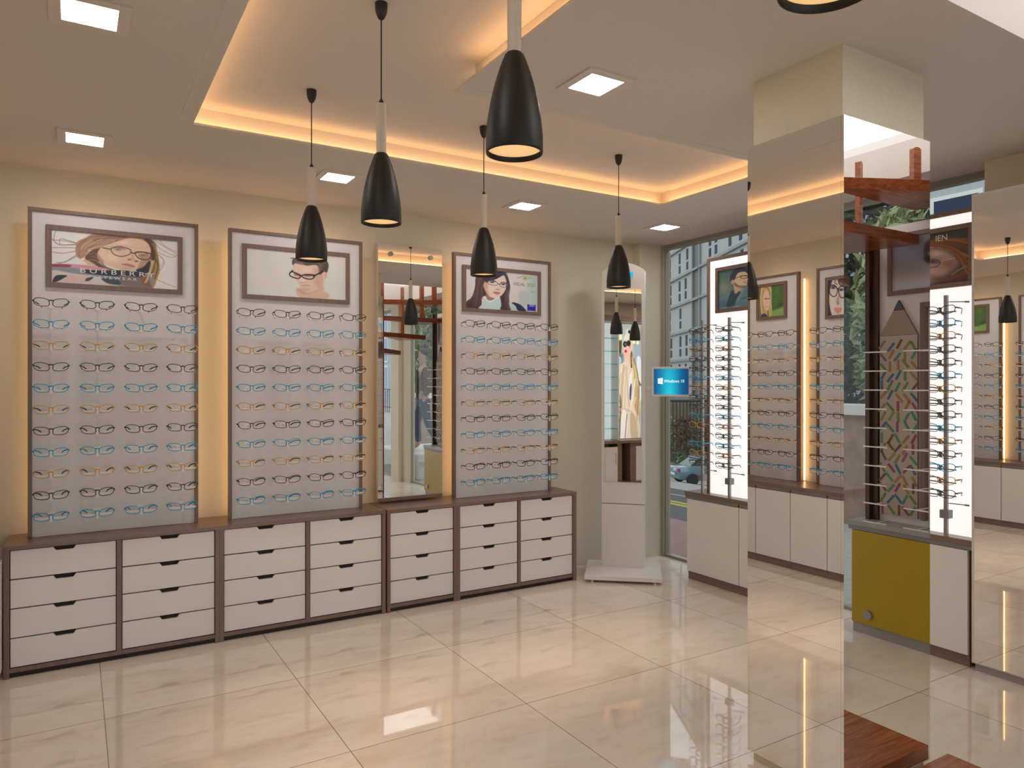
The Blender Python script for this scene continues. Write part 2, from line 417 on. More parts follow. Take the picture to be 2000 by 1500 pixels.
# ------------------------------------------------------------------ printed pictures
def hmap(q):
    """projective map from unit square (u right, v down) to drawing quad TL,TR,BR,BL"""
    src = [(0, 0), (1, 0), (1, 1), (0, 1)]; A = []; b = []
    for (u, v), (x, y) in zip(src, q):
        A.append([u, v, 1, 0, 0, 0, -u*x, -v*x]); b.append(x)
        A.append([0, 0, 0, u, v, 1, -u*y, -v*y]); b.append(y)
    h = np.linalg.solve(np.array(A, float), np.array(b, float)); return h
def catmull(pts, closed=True, k=6):
    P = np.array(pts, float); n = len(P); out = []
    rng = range(n) if closed else range(n-1)
    for i in rng:
        if closed: a, b, c, d = P[(i-1) % n], P[i], P[(i+1) % n], P[(i+2) % n]
        else: a, b, c, d = P[max(i-1, 0)], P[i], P[i+1], P[min(i+2, n-1)]
        for t in np.linspace(0, 1, k, endpoint=False):
            out.append(.5*((2*b)+(-a+c)*t+(2*a-5*b+4*c-d)*t*t+(-a+3*b-3*c+d)*t**3))
    if not closed: out.append(P[-1])
    return np.array(out)
class Paint:
    def __init__(s, W, Hh, quad, bg, ref=(186, 173, 164), alb=.80):
        s.W, s.H = W, Hh; h = hmap(quad)
        u, v = np.meshgrid(np.linspace(0, 1, W+1), np.linspace(0, 1, Hh+1))
        d = h[6]*u + h[7]*v + 1
        s.X = (h[0]*u+h[1]*v+h[2])/d; s.Y = (h[3]*u+h[4]*v+h[5])/d; s.u, s.v = u, v
        s.px = math.hypot(quad[1][0]-quad[0][0], quad[1][1]-quad[0][1])/W
        s.c = np.zeros(u.shape+(3,)); s.c[:] = bg
        s.ref = np.array([lin(x) for x in ref])/alb
    def blend(s, m, col): s.c = s.c*(1-m[..., None]) + np.array(col, float)*m[..., None]
    def poly(s, pts, col, soft=1.0, a=1.0, curve=True):
        P = catmull(pts) if curve else np.array(pts, float)
        X, Y = s.X, s.Y; ins = np.zeros(X.shape, bool); dm = np.full(X.shape, 1e9)
        Q = np.roll(P, -1, axis=0)
        for (x1, y1), (x2, y2) in zip(P, Q):
            cnd = ((y1 > Y) != (y2 > Y))
            with np.errstate(divide='ignore', invalid='ignore'):
                xi = (x2-x1)*(Y-y1)/(y2-y1+1e-12)+x1
            ins ^= cnd & (X < xi)
            dx, dy = x2-x1, y2-y1; l2 = dx*dx+dy*dy+1e-9
            t = np.clip(((X-x1)*dx+(Y-y1)*dy)/l2, 0, 1)
            dm = np.minimum(dm, (X-x1-t*dx)**2+(Y-y1-t*dy)**2)
        d = np.sqrt(dm)*np.where(ins, 1, -1); w = s.px*soft
        s.blend(np.clip(d/w+.5, 0, 1)*a, col); return s
    def ell(s, cx, cy, rx, ry, col, soft=1.0, a=1.0, rot=0):
        ca, sa = math.cos(rot), math.sin(rot); dx, dy = s.X-cx, s.Y-cy
        q = np.sqrt(((dx*ca+dy*sa)/rx)**2+((-dx*sa+dy*ca)/ry)**2)
        d = (1-q)*min(rx, ry); s.blend(np.clip(d/(s.px*soft)+.5, 0, 1)*a, col); return s
    def blob(s, cx, cy, rx, ry, col, a=1.0, rot=0):
        ca, sa = math.cos(rot), math.sin(rot); dx, dy = s.X-cx, s.Y-cy
        q = ((dx*ca+dy*sa)/rx)**2+((-dx*sa+dy*ca)/ry)**2
        s.blend(np.exp(-q*1.6)*a, col); return s
    def line(s, pts, w, col, a=1.0, curve=True):
        P = catmull(pts, False) if curve and len(pts) > 2 else np.array(pts, float)
        dm = np.full(s.X.shape, 1e9)
        for (x1, y1), (x2, y2) in zip(P[:-1], P[1:]):
            dx, dy = x2-x1, y2-y1; l2 = dx*dx+dy*dy+1e-9
            t = np.clip(((s.X-x1)*dx+(s.Y-y1)*dy)/l2, 0, 1)
            dm = np.minimum(dm, (s.X-x1-t*dx)**2+(s.Y-y1-t*dy)**2)
        s.blend(np.clip((w/2-np.sqrt(dm))/s.px+.5, 0, 1)*a, col); return s
    def strands(s, g1, g2, n, cols, w, seed=1, a=.7):
        """n hair strands between two guide curves"""
        r = random.Random(seed); A = catmull(g1, False, 5); B = catmull(g2, False, 5); k = min(len(A), len(B))
        ia = np.linspace(0, len(A)-1, k).round().astype(int); ib = np.linspace(0, len(B)-1, k).round().astype(int)
        for _ in range(n):
            t = r.random(); t2 = min(1, max(0, t+r.uniform(-.12, .12))); tt = np.linspace(t, t2, k)[:, None]
            P = A[ia]*(1-tt)+B[ib]*tt; i0 = r.randrange(0, max(1, k//3)); i1 = k-r.randrange(0, max(1, k//3))
            s.line([tuple(q) for q in P[i0:i1]], w*r.uniform(.6, 1.5), r.choice(cols), a*r.uniform(.5, 1), curve=False)
        return s
    def grain(s, amt=4, seed=1):
        g = np.random.RandomState(seed).normal(0, amt, s.c.shape[:2]); s.c = s.c + g[..., None]; return s
    def ring(s, pts, w, col, a=1.0):
        P = list(pts)+[pts[0]]; q = catmull(pts, True); return s.line(np.vstack([q, q[:1]]), w, col, a, curve=False)
    def mesh(s, name, corners, m, parent=None):
        """corners TL,TR,BR,BL in 3D"""
        TL, TR, BR, BL = [np.array(c, float) for c in corners]
        u, v = s.u[..., None], s.v[..., None]
        P = TL*(1-u)*(1-v)+TR*u*(1-v)+BR*u*v+BL*(1-u)*v
        org = np.array(ROOTLOC.get(parent.name, (0, 0, 0)) if parent else (0, 0, 0)); P = (P-org).reshape(-1, 3)
        W, Hh = s.W, s.H; i, j = np.meshgrid(np.arange(W), np.arange(Hh)); a = (j*(W+1)+i).ravel()
        F = np.stack([a, a+W+1, a+W+2, a+1], 1)
        me = bpy.data.meshes.new(name); me.from_pydata(P.tolist(), [], F.tolist()); me.materials.append(m)
        c = np.clip(s.c, 0, 255)/255.; l = np.where(c <= .04045, c/12.92, ((c+.055)/1.055)**2.4)
        l = np.clip(l/s.ref, 0, .95)
        at = me.color_attributes.new('print_colour', 'FLOAT_COLOR', 'POINT')
        at.data.foreach_set('color', np.concatenate([l, np.ones(l.shape[:2]+(1,))], 2).astype(np.float32).ravel())
        o = bpy.data.objects.new(name, me); COL.objects.link(o)
        if parent: o.parent = parent; ROOTLOC[o.name] = Vector(org)
        return o

def text_mesh(name, s, size, origin, right, up, m, parent=None, align='LEFT', sx=1.0, depth=.0006):
    cu = bpy.data.curves.new('lettering', 'FONT'); cu.body = s; cu.size = size; cu.align_x = align; cu.extrude = depth
    tmp = bpy.data.objects.new('lettering_tmp', cu); COL.objects.link(tmp)
    dg = bpy.context.evaluated_depsgraph_get(); me = bpy.data.meshes.new_from_object(tmp.evaluated_get(dg))
    bpy.data.objects.remove(tmp)
    r = Vector(right).normalized(); u = Vector(up).normalized(); nn = r.cross(u)
    org = ROOTLOC.get(parent.name, Vector((0, 0, 0))) if parent else Vector((0, 0, 0))
    for v in me.vertices:
        v.co = Vector(origin) + r*v.co.x*sx + u*v.co.y + nn*(v.co.z) - org
    me.materials.clear(); me.materials.append(m); me.name = name
    o = bpy.data.objects.new(name, me); COL.objects.link(o)
    if parent: o.parent = parent; ROOTLOC[o.name] = org
    return o

# --- poster 1: woman with windblown hair
def art_windblown():
    p = Paint(300, 136, [(118, 126), (1874, 292), (1874, 962), (118, 852)], (193, 179, 168))
    hair, hair2, dk, gold = (146, 108, 84), (120, 84, 66), (72, 50, 42), (160, 124, 84)
    # loose strands left
    for q in ([(175, 130), (150, 220), (160, 290), (240, 335), (470, 335)], [(120, 250), (180, 310), (260, 338), (480, 325)], [(130, 268), (300, 282), (470, 320)],
              [(235, 330), (225, 270), (260, 255), (470, 310)], [(120, 432), (260, 452), (480, 420)], [(120, 375), (330, 375), (470, 380)], [(200, 600), (330, 560), (520, 470)], [(180, 580), (300, 575), (420, 500), (560, 440)]):
        p.line(q, 9, hair2, .75)
    p.poly([(480, 290), (600, 235), (700, 190), (860, 195), (1000, 225), (1240, 235), (1420, 250), (1530, 290), (1580, 400), (1590, 520), (1620, 700), (1560, 850), (1520, 935), (1430, 900),
            (1500, 650), (1440, 560), (700, 420), (640, 400), (600, 480), (520, 530), (460, 480), (450, 380)], hair, 3)
    # right hair falling
    p.poly([(1480, 260), (1570, 330), (1590, 470), (1625, 640), (1590, 800), (1530, 930), (1450, 940), (1480, 760), (1510, 560), (1480, 420)], (132, 102, 66), 3)
    p.poly([(1440, 255), (1540, 300), (1575, 440), (1570, 560), (1500, 540), (1470, 400), (1400, 290)], dk, 4)
    # dark shade between hair and neck left
    p.poly([(600, 470), (680, 410), (800, 385), (770, 480), (800, 600), (1000, 690), (900, 680), (700, 620), (590, 540)], (90, 62, 52), 4)
    p.poly([(560, 540), (640, 560), (760, 640), (700, 640), (560, 580)], (178, 146, 118), 3)
    # face
    p.poly([(790, 390), (900, 330), (1050, 270), (1230, 245), (1400, 275), (1480, 350), (1500, 450), (1460, 560), (1400, 650), (1300, 690), (1160, 695), (1000, 660), (870, 610), (790, 550), (750, 480)], (190, 150, 124), 3)
    p.poly([(1330, 470), (1500, 480), (1480, 570), (1400, 660), (1310, 690), (1330, 620), (1360, 540)], (150, 108, 86), 6, .8)
    p.blob(960, 520, 130, 80, (205, 168, 144), .8); p.blob(1130, 310, 150, 40, (205, 165, 135), .6)
    # sweep of fringe
    p.poly([(660, 200), (850, 200), (1000, 240), (1130, 248), (1000, 300), (860, 350), (760, 380), (640, 400), (560, 400), (540, 320)], (150, 112, 92), 3)
    for q, c in (([(560, 370), (700, 300), (860, 215)], gold), ([(600, 330), (760, 260), (1000, 240)], (112, 74, 60)), ([(620, 380), (800, 330), (1050, 262)], (108, 72, 58)), ([(540, 300), (640, 240), (780, 200)], (120, 80, 64)), ([(700, 370), (860, 320), (1000, 275)], (172, 136, 104)), ([(480, 420), (600, 330), (720, 290)], (176, 140, 104))):
        p.line(q, 14, c, .8)
    p.strands([(660, 195), (560, 260), (480, 330), (460, 480)], [(1050, 245), (880, 330), (700, 390), (560, 520)], 34, [(176, 138, 108), (110, 74, 58), (150, 110, 84), (92, 62, 50), (190, 152, 116)], 6, 3)
    p.strands([(700, 195), (900, 195), (1200, 235)], [(620, 380), (850, 330), (1180, 245)], 26, [(172, 132, 106), (108, 72, 58), (134, 94, 74)], 6, 4)
    p.strands([(1490, 290), (1560, 450), (1520, 700), (1440, 900)], [(1560, 330), (1610, 520), (1620, 700), (1540, 930)], 34, [(168, 134, 86), (100, 72, 48), (140, 104, 66), (70, 50, 40)], 7, 5)
    p.strands([(600, 480), (700, 420), (800, 500), (900, 640)], [(640, 560), (720, 590), (800, 640), (860, 680)], 16, [(120, 84, 64), (74, 50, 44), (150, 112, 84)], 6, 6)
    for q in ([(860, 370), (1100, 345), (1300, 385), (1500, 370)], [(900, 360), (1200, 400), (1380, 440)]): p.line(q, 5, (168, 120, 90), .7)
    # chin / neck shadow
    p.poly([(1290, 690), (1400, 640), (1480, 560), (1510, 640), (1470, 720), (1380, 730)], (52, 40, 42), 3)
    p.blob(1160, 660, 120, 30, (160, 118, 96), .5); p.blob(830, 470, 50, 90, (206, 164, 136), .5); p.blob(1290, 500, 24, 60, (214, 176, 150), .5)
    # features
    p.blob(1050, 400, 60, 22, (92, 84, 84), .9); p.blob(1390, 482, 60, 20, (96, 92, 88), .9)
    p.line([(980, 385), (1060, 372), (1140, 400)], 14, (120, 88, 70), .8)
    p.line([(1300, 445), (1400, 440), (1460, 470)], 16, (84, 58, 46), .8)
    p.poly([(1180, 540), (1260, 560), (1330, 575), (1300, 560), (1260, 470), (1240, 470), (1220, 520)], (168, 122, 98), 6, .6)
    p.ell(1200, 542, 22, 8, (110, 72, 60), 2); p.ell(1300, 565, 22, 10, (100, 66, 56), 2)
    p.poly([(1090, 605), (1160, 597), (1215, 605), (1280, 635), (1240, 650), (1160, 630)], (170, 104, 98), 2)
    p.line([(1090, 608), (1180, 614), (1280, 636)], 6, (120, 66, 60))
    # spectacles
    p.ring([(950, 385), (1060, 362), (1170, 385), (1225, 420), (1200, 470), (1100, 497), (1010, 480), (960, 440)], 15, (104, 84, 66))
    p.ring([(1290, 440), (1400, 438), (1500, 465), (1490, 520), (1420, 545), (1330, 520), (1290, 480)], 13, (60, 52, 48))
    p.line([(1220, 440), (1255, 452), (1290, 455)], 16, (70, 54, 46)); p.line([(830, 378), (900, 392), (950, 395)], 16, (96, 76, 58))
    p.poly([(120, 600), (300, 600), (620, 620), (900, 670), (880, 700), (560, 680), (300, 650), (120, 645)], (178, 120, 124), 2)
    p.poly([(120, 604), (360, 610), (360, 645), (120, 640)], (130, 58, 62), 2)
    p.poly([(120, 650), (400, 655), (620, 690), (900, 700), (1300, 730), (1420, 740), (1500, 760), (1520, 935), (1000, 905), (700, 790), (300, 740), (120, 690)], (116, 116, 118), 2)
    p.poly([(560, 680), (760, 690), (1100, 690), (1400, 730), (1350, 790), (1000, 775), (700, 745), (570, 720)], (44, 42, 48), 2)
    p.poly([(120, 690), (400, 730), (760, 780), (1000, 860), (980, 908), (120, 850)], (180, 160, 150), 2)
    p.poly([(180, 760), (330, 760), (280, 800), (180, 848), (125, 845)], (48, 46, 50), 2)
    p.poly([(350, 770), (560, 755), (640, 800), (560, 860), (300, 850)], (184, 150, 136), 3)
    p.poly([(600, 800), (700, 780), (650, 830), (590, 840)], (62, 58, 60), 2); p.poly([(820, 800), (1100, 830), (1060, 890), (900, 870)], (60, 62, 66), 3)
    p.poly([(1060, 760), (1340, 790), (1500, 900), (1500, 935), (1180, 915), (1060, 840)], (108, 92, 84), 4)
    p.poly([(1340, 790), (1440, 780), (1500, 900), (1400, 880)], (128, 68, 48), 5, .8)
    for q, c in (([(1540, 560), (1500, 700), (1420, 860)], (170, 138, 88)), ([(1580, 600), (1560, 760), (1530, 920)], (150, 112, 70)), ([(1520, 560), (1480, 720), (1440, 850)], (176, 148, 96)), ([(1560, 520), (1600, 640), (1560, 800)], (96, 70, 50))): p.line(q, 22, c, .85)
    for q in ([(1540, 270), (1700, 370), (1860, 480), (1760, 510), (1600, 440)], [(1620, 280), (1720, 370), (1860, 440)], [(1600, 470), (1690, 580), (1620, 700)], [(1620, 480), (1680, 560), (1640, 640)], [(1570, 810), (1700, 870), (1840, 920)], [(1560, 300), (1640, 400), (1850, 500)], [(1600, 760), (1620, 650), (1600, 560)]):
        p.line(q, 7, (140, 104, 82), .75)
    p.line([(545, 525), (560, 570), (600, 590)], 10, (210, 190, 178)); p.grain(3)
    return p
def art_man():
    p = Paint(300, 136, [(123, 168), (1872, 334), (1872, 1092), (123, 984)], (186, 173, 160))
    p.poly([(480, 950), (800, 900), (1000, 870), (1010, 1040), (480, 1010)], (192, 180, 168), 20, .6); p.poly([(1560, 930), (1860, 1010), (1870, 1090), (1500, 1070)], (192, 180, 168), 20, .6)
    # neck and chest
    p.poly([(1010, 870), (1080, 900), (1250, 950), (1470, 850), (1490, 930), (1570, 970), (1540, 1060), (1100, 1040), (1000, 950)], (186, 146, 122), 4)
    p.poly([(1040, 880), (1200, 960), (1380, 900), (1280, 960), (1160, 985), (1060, 950)], (166, 124, 100), 6, .7)
    # face
    p.poly([(950, 450), (1060, 420), (1300, 430), (1430, 480), (1500, 600), (1470, 720), (1470, 860), (1380, 900), (1250, 945), (1150, 935), (1080, 880), (1040, 800), (990, 720), (950, 640)], (192, 154, 134), 3)
    p.poly([(1300, 520), (1480, 600), (1470, 860), (1400, 890), (1350, 760)], (178, 134, 112), 10, .7)
    p.ell(1510, 640, 42, 75, (196, 154, 134), 3, rot=.1); p.ell(1520, 640, 20, 45, (170, 122, 104), 5, .6)
    # hair
    p.poly([(940, 470), (930, 390), (1000, 340), (1250, 320), (1500, 380), (1570, 450), (1560, 560), (1540, 600), (1490, 590), (1420, 640), (1400, 520), (1340, 470), (1180, 480), (1110, 440), (1000, 430)], (70, 52, 44), 3)
    p.poly([(1380, 480), (1440, 500), (1440, 600), (1410, 640)], (110, 84, 68), 6, .7)
    p.line([(905, 352), (960, 350), (1000, 372)], 14, (80, 62, 54))
    p.strands([(950, 440), (1000, 360), (1250, 330), (1540, 420)], [(1000, 440), (1150, 470), (1360, 460), (1500, 590)], 40, [(100, 78, 64), (48, 36, 32), (120, 94, 76)], 8, 7, .55)
    p.blob(1180, 560, 120, 50, (206, 172, 150), .5); p.blob(1350, 760, 70, 90, (170, 128, 108), .5); p.blob(1150, 900, 120, 40, (158, 120, 102), .5)
    # eyes, brows
    p.poly([(960, 610), (1060, 625), (1060, 660), (980, 650)], (122, 86, 72), 6, .8); p.poly([(1130, 630), (1320, 640), (1310, 665), (1160, 665)], (118, 84, 70), 6, .8)
    p.line([(1150, 655), (1230, 662), (1290, 655)], 14, (92, 66, 58)); p.line([(980, 640), (1040, 652)], 12, (92, 66, 58))
    # nose & mouth
    p.poly([(1060, 700), (1070, 760), (1130, 790), (1180, 770), (1140, 700)], (206, 170, 152), 8, .7); p.line([(1070, 775), (1120, 780), (1185, 765)], 10, (150, 108, 92))
    p.line([(1090, 835), (1150, 825), (1230, 832)], 12, (160, 104, 92)); p.poly([(1100, 838), (1220, 836), (1160, 860)], (194, 142, 126), 3)
    # spectacles
    k = (38, 26, 26)
    p.ring([(880, 625), (930, 590), (1040, 635), (1075, 660), (1050, 705), (970, 695), (900, 665)], 20, k)
    p.ring([(1090, 655), (1200, 640), (1320, 650), (1305, 700), (1240, 720), (1160, 705), (1110, 680)], 20, k)
    p.line([(1050, 650), (1090, 660)], 18, k); p.line([(1310, 665), (1400, 620), (1470, 580)], 26, k); p.line([(890, 610), (935, 565)], 22, k)
    return p
def art_eyes():
    p = Paint(300, 136, [(200, 224), (1846, 378), (1846, 1222), (200, 1116)], (196, 182, 172), ref=(196, 186, 178))
    p.poly([(1650, 380), (1850, 380), (1850, 1222), (1650, 1200)], (166, 178, 170), 30, .9); p.poly([(1430, 760), (1640, 780), (1640, 1050), (1430, 1020)], (172, 172, 168), 10, .9)
    p.line([(200, 830), (450, 850)], 6, (180, 170, 160)); p.line([(1190, 870), (1640, 900)], 6, (178, 168, 160), .7)
    # hair mass
    p.poly([(430, 430), (560, 340), (760, 310), (960, 290), (1090, 300), (1160, 400), (1215, 650), (1170, 760), (1190, 1000), (1240, 1165), (980, 1150), (960, 900), (600, 860), (560, 1030), (500, 1140), (210, 1112), (215, 980), (340, 870), (410, 640)], (66, 46, 46), 3)
    for q, c in (([(480, 450), (430, 620), (420, 760), (300, 960)], (104, 70, 62)), ([(560, 420), (480, 640), (480, 820), (420, 1080)], (98, 68, 62)), ([(620, 480), (560, 700), (560, 860)], (48, 34, 40)), ([(360, 900), (300, 1080)], (44, 32, 38)), ([(1130, 760), (1150, 960), (1180, 1140)], (108, 72, 62)), ([(1060, 860), (1050, 1000), (1080, 1140)], (48, 36, 40)), ([(1190, 640), (1170, 560), (1120, 420)], (58, 46, 60)), ([(1000, 310), (1080, 320), (1130, 400)], (110, 112, 140))):
        p.line(q, 40, c, .7)
    p.strands([(560, 350), (440, 560), (400, 760), (230, 1000)], [(700, 420), (590, 700), (590, 860), (520, 1120)], 46, [(104, 72, 66), (44, 30, 36), (84, 58, 56), (120, 84, 72)], 9, 8, .6)
    p.strands([(1090, 330), (1170, 600), (1100, 800), (1000, 1130)], [(1150, 420), (1210, 650), (1190, 900), (1230, 1150)], 36, [(100, 70, 66), (46, 34, 42), (120, 82, 72)], 9, 9, .6)
    # face
    p.poly([(640, 520), (720, 470), (820, 450), (960, 370), (1060, 370), (1120, 450), (1140, 560), (1120, 680), (1060, 790), (960, 880), (860, 910), (760, 880), (680, 790), (630, 680), (610, 600)], (206, 178, 160), 3)
    p.poly([(610, 600), (640, 520), (700, 500), (700, 700), (740, 820), (680, 790), (630, 680)], (190, 128, 98), 12, .8)
    p.poly([(660, 810), (760, 870), (860, 905), (840, 940), (760, 950), (690, 930)], (146, 104, 86), 5)
    # fringe
    p.poly([(620, 460), (760, 330), (960, 290), (1060, 320), (1080, 370), (980, 400), (860, 440), (760, 480), (700, 540), (640, 520)], (52, 40, 48), 4)
    p.poly([(940, 320), (1040, 320), (1070, 370), (1000, 370)], (50, 54, 88), 8, .8)
    for q in ([(800, 490), (900, 450), (1010, 390)], [(740, 500), (860, 450), (980, 380)]): p.line(q, 22, (42, 32, 38))
    p.poly([(1080, 330), (1150, 420), (1200, 600), (1170, 700), (1120, 640), (1130, 520)], (62, 50, 60), 5)
    # eyes brows
    p.line([(740, 500), (800, 488), (890, 525)], 20, (70, 52, 52)); p.line([(1000, 548), (1060, 535), (1125, 555)], 16, (74, 56, 54))
    p.ell(800, 535, 45, 20, (56, 46, 56), 3); p.ell(1055, 582, 42, 20, (52, 42, 50), 3)
    p.ell(780, 532, 10, 7, (190, 180, 186), 2, .8); p.ell(1035, 578, 10, 7, (190, 180, 186), 2, .8)
    p.ring([(700, 520), (800, 510), (930, 555), (900, 605), (790, 595), (715, 570)], 12, (92, 84, 120)); p.ring([(980, 570), (1060, 560), (1150, 585), (1140, 650), (1040, 645), (985, 620)], 12, (96, 88, 124))
    p.line([(925, 570), (955, 582), (985, 585)], 16, (60, 56, 76))
    p.blob(930, 695, 60, 22, (160, 130, 112), .7); p.line([(890, 705), (960, 715)], 9, (130, 100, 88))
    p.poly([(820, 765), (880, 750), (930, 758), (990, 775), (950, 815), (880, 812)], (188, 112, 102), 2); p.line([(820, 768), (900, 775), (990, 778)], 8, (140, 72, 68))
    # blouse
    p.poly([(640, 860), (680, 940), (770, 980), (870, 930), (980, 880), (970, 1150), (510, 1135), (590, 1020)], (176, 186, 182), 3)
    p.line([(625, 860), (660, 920), (700, 950), (780, 975), (860, 925), (960, 875)], 24, (206, 208, 198), .9)
    p.poly([(1190, 1000), (1290, 1010), (1380, 1180), (1240, 1165)], (170, 182, 178), 4)
    p.poly([(1255, 1010), (1320, 1000), (1440, 1045), (1540, 1130), (1580, 1200), (1400, 1185), (1340, 1080)], (30, 40, 62), 3); p.line([(1440, 1050), (1520, 1120), (1560, 1180)], 26, (40, 70, 100), .7)
    # leaf-eye logo
    p.line([(1370, 438), (1440, 430), (1490, 405), (1540, 402)], 10, (118, 100, 92)); p.line([(1540, 402), (1640, 420), (1620, 470)], 8, (120, 110, 90))
    p.ell(1555, 445, 48, 22, (132, 146, 40), 3); p.line([(1500, 480), (1580, 485), (1630, 460), (1710, 435)], 14, (150, 160, 60))
    p.line([(1695, 755), (1820, 765)], 14, (140, 138, 134), .8)
    p.poly([(1610, 1042), (1800, 1058), (1800, 1205), (1700, 1190), (1610, 1188)], (30, 26, 140), 2, 1, False)
    p.line([(1615, 1196), (1700, 1192), (1800, 1210)], 8, (210, 206, 210))
    return p
def art_suit():
    p = Paint(300, 136, [(268, 428), (1978, 152), (1978, 1165), (268, 1335)], (70, 92, 88), ref=(180, 172, 165))
    p.poly([(200, 380), (2000, 60), (2000, 500), (200, 640)], (48, 82, 86), 120, .8)
    p.blob(420, 830, 260, 260, (112, 116, 92), .9); p.blob(1500, 800, 500, 400, (70, 96, 100), .8)
    # jacket
    p.poly([(280, 1090), (400, 1020), (540, 950), (640, 990), (800, 1000), (960, 760), (1200, 820), (1500, 1000), (1700, 1200), (268, 1335)], (84, 112, 118), 5)
    p.poly([(300, 1150), (420, 1090), (480, 1200), (400, 1320), (268, 1335)], (56, 84, 92), 20, .8)
    p.poly([(560, 930), (620, 870), (660, 960), (740, 880), (800, 930), (720, 1080), (630, 1280), (450, 1290), (510, 1060)], (46, 58, 70), 4)
    p.poly([(740, 880), (900, 790), (960, 830), (830, 1000), (690, 1230), (720, 1080), (810, 930)], (104, 126, 128), 5)
    p.poly([(940, 800), (1300, 880), (1500, 1120), (1400, 1250), (640, 1290), (800, 1080)], (74, 104, 110), 20, .7)
    p.line([(820, 1085), (900, 1065), (980, 1055)], 12, (32, 48, 56))
    # neck
    p.poly([(630, 720), (700, 790), (860, 800), (900, 800), (760, 900), (680, 960), (650, 880)], (176, 142, 116), 4)
    p.poly([(750, 800), (880, 800), (840, 860), (770, 890)], (150, 140, 128), 6, .7)
    # face
    p.poly([(690, 480), (800, 440), (930, 450), (990, 520), (1010, 600), (970, 640), (960, 700), (930, 780), (820, 800), (700, 770), (650, 700), (640, 600)], (182, 158, 124), 4)
    p.poly([(660, 700), (760, 770), (920, 780), (900, 820), (800, 815), (680, 770)], (88, 64, 56), 8, .85)
    p.blob(900, 670, 60, 40, (190, 120, 96), .7); p.line([(860, 690), (940, 700)], 10, (140, 78, 66))
    p.ell(605, 680, 42, 52, (178, 130, 112), 3)
    p.poly([(545, 620), (560, 520), (620, 430), (720, 360), (860, 345), (960, 380), (1000, 470), (990, 530), (930, 450), (820, 445), (720, 490), (680, 580), (640, 640), (600, 620), (560, 680)], (38, 34, 58), 4)
    p.line([(660, 610), (740, 570), (830, 550)], 14, (110, 50, 44)); p.ring([(800, 555), (880, 540), (960, 548), (940, 590), (830, 600)], 14, (34, 30, 34)); p.line([(800, 540), (990, 525)], 12, (60, 48, 44))
    p.line([(300, 1305), (560, 1280), (780, 1255)], 12, (150, 160, 158), .9)
    return p
def art_redhair():
    p = Paint(300, 136, [(-1020, 653), (800, 378), (800, 1268), (-1020, 1460)], (58, 52, 48), ref=(180, 170, 160))
    # face fills centre
    p.poly([(-420, 700), (135, 700), (400, 740), (560, 850), (620, 960), (480, 1120), (250, 1280), (-200, 1400), (-520, 1200)], (146, 112, 100), 20)
    p.blob(260, 800, 120, 60, (176, 144, 132), .8); p.blob(180, 1100, 110, 50, (168, 134, 122), .8); p.blob(480, 980, 160, 110, (112, 72, 58), .8); p.blob(300, 1230, 200, 60, (92, 54, 42), .8)
    # hair streaks
    for q, c, w_ in (([(-500, 640), (-100, 560), (300, 560), (800, 600)], (112, 62, 34), 90), ([(-300, 640), (140, 620), (500, 600), (800, 640)], (138, 82, 44), 40), ([(100, 690), (300, 680), (520, 740), (800, 860)], (150, 92, 44), 45),
                     ([(400, 620), (600, 640), (800, 720)], (92, 50, 34), 60), ([(450, 700), (640, 800), (800, 980)], (110, 64, 38), 60), ([(600, 860), (720, 1000), (800, 1200)], (96, 56, 38), 80), ([(520, 1160), (640, 1080), (800, 1010)], (146, 104, 56), 26), ([(420, 1240), (600, 1180), (800, 1100)], (104, 56, 38), 70), ([(560, 1260), (700, 1220), (800, 1180)], (84, 44, 32), 70), ([(140, 700), (220, 690)], (170, 130, 60), 22)):
        p.line(q, w_, c, .75)
    p.strands([(-500, 600), (140, 570), (500, 560), (800, 560)], [(300, 700), (500, 760), (640, 900), (800, 1250)], 60, [(150, 92, 44), (92, 48, 30), (176, 116, 60), (70, 38, 28), (120, 68, 40)], 9, 11, .6)
    # eye and lens
    p.poly([(120, 905), (240, 900), (330, 930), (290, 970), (200, 975), (120, 950)], (96, 70, 62), 6); p.ell(200, 938, 34, 20, (54, 40, 38), 3)
    p.line([(120, 905), (230, 898), (330, 935)], 12, (60, 42, 38)); p.line([(330, 930), (310, 990), (230, 1030), (130, 1040)], 12, (52, 44, 42)); p.line([(130, 870), (350, 880)], 12, (126, 90, 74), .8)
    p.line([(330, 930), (450, 905), (580, 880)], 9, (170, 140, 126)); p.line([(120, 1045), (250, 1035), (400, 1030)], 8, (150, 84, 60), .8)
    p.poly([(120, 380), (800, 380), (800, 530), (500, 520), (120, 560)], (50, 48, 46), 20, .85)
    # other eye and nose further left
    p.poly([(-520, 1010), (-400, 990), (-300, 1010), (-400, 1050)], (70, 50, 46), 6); p.blob(-120, 1180, 60, 90, (172, 136, 122), .7)
    return p
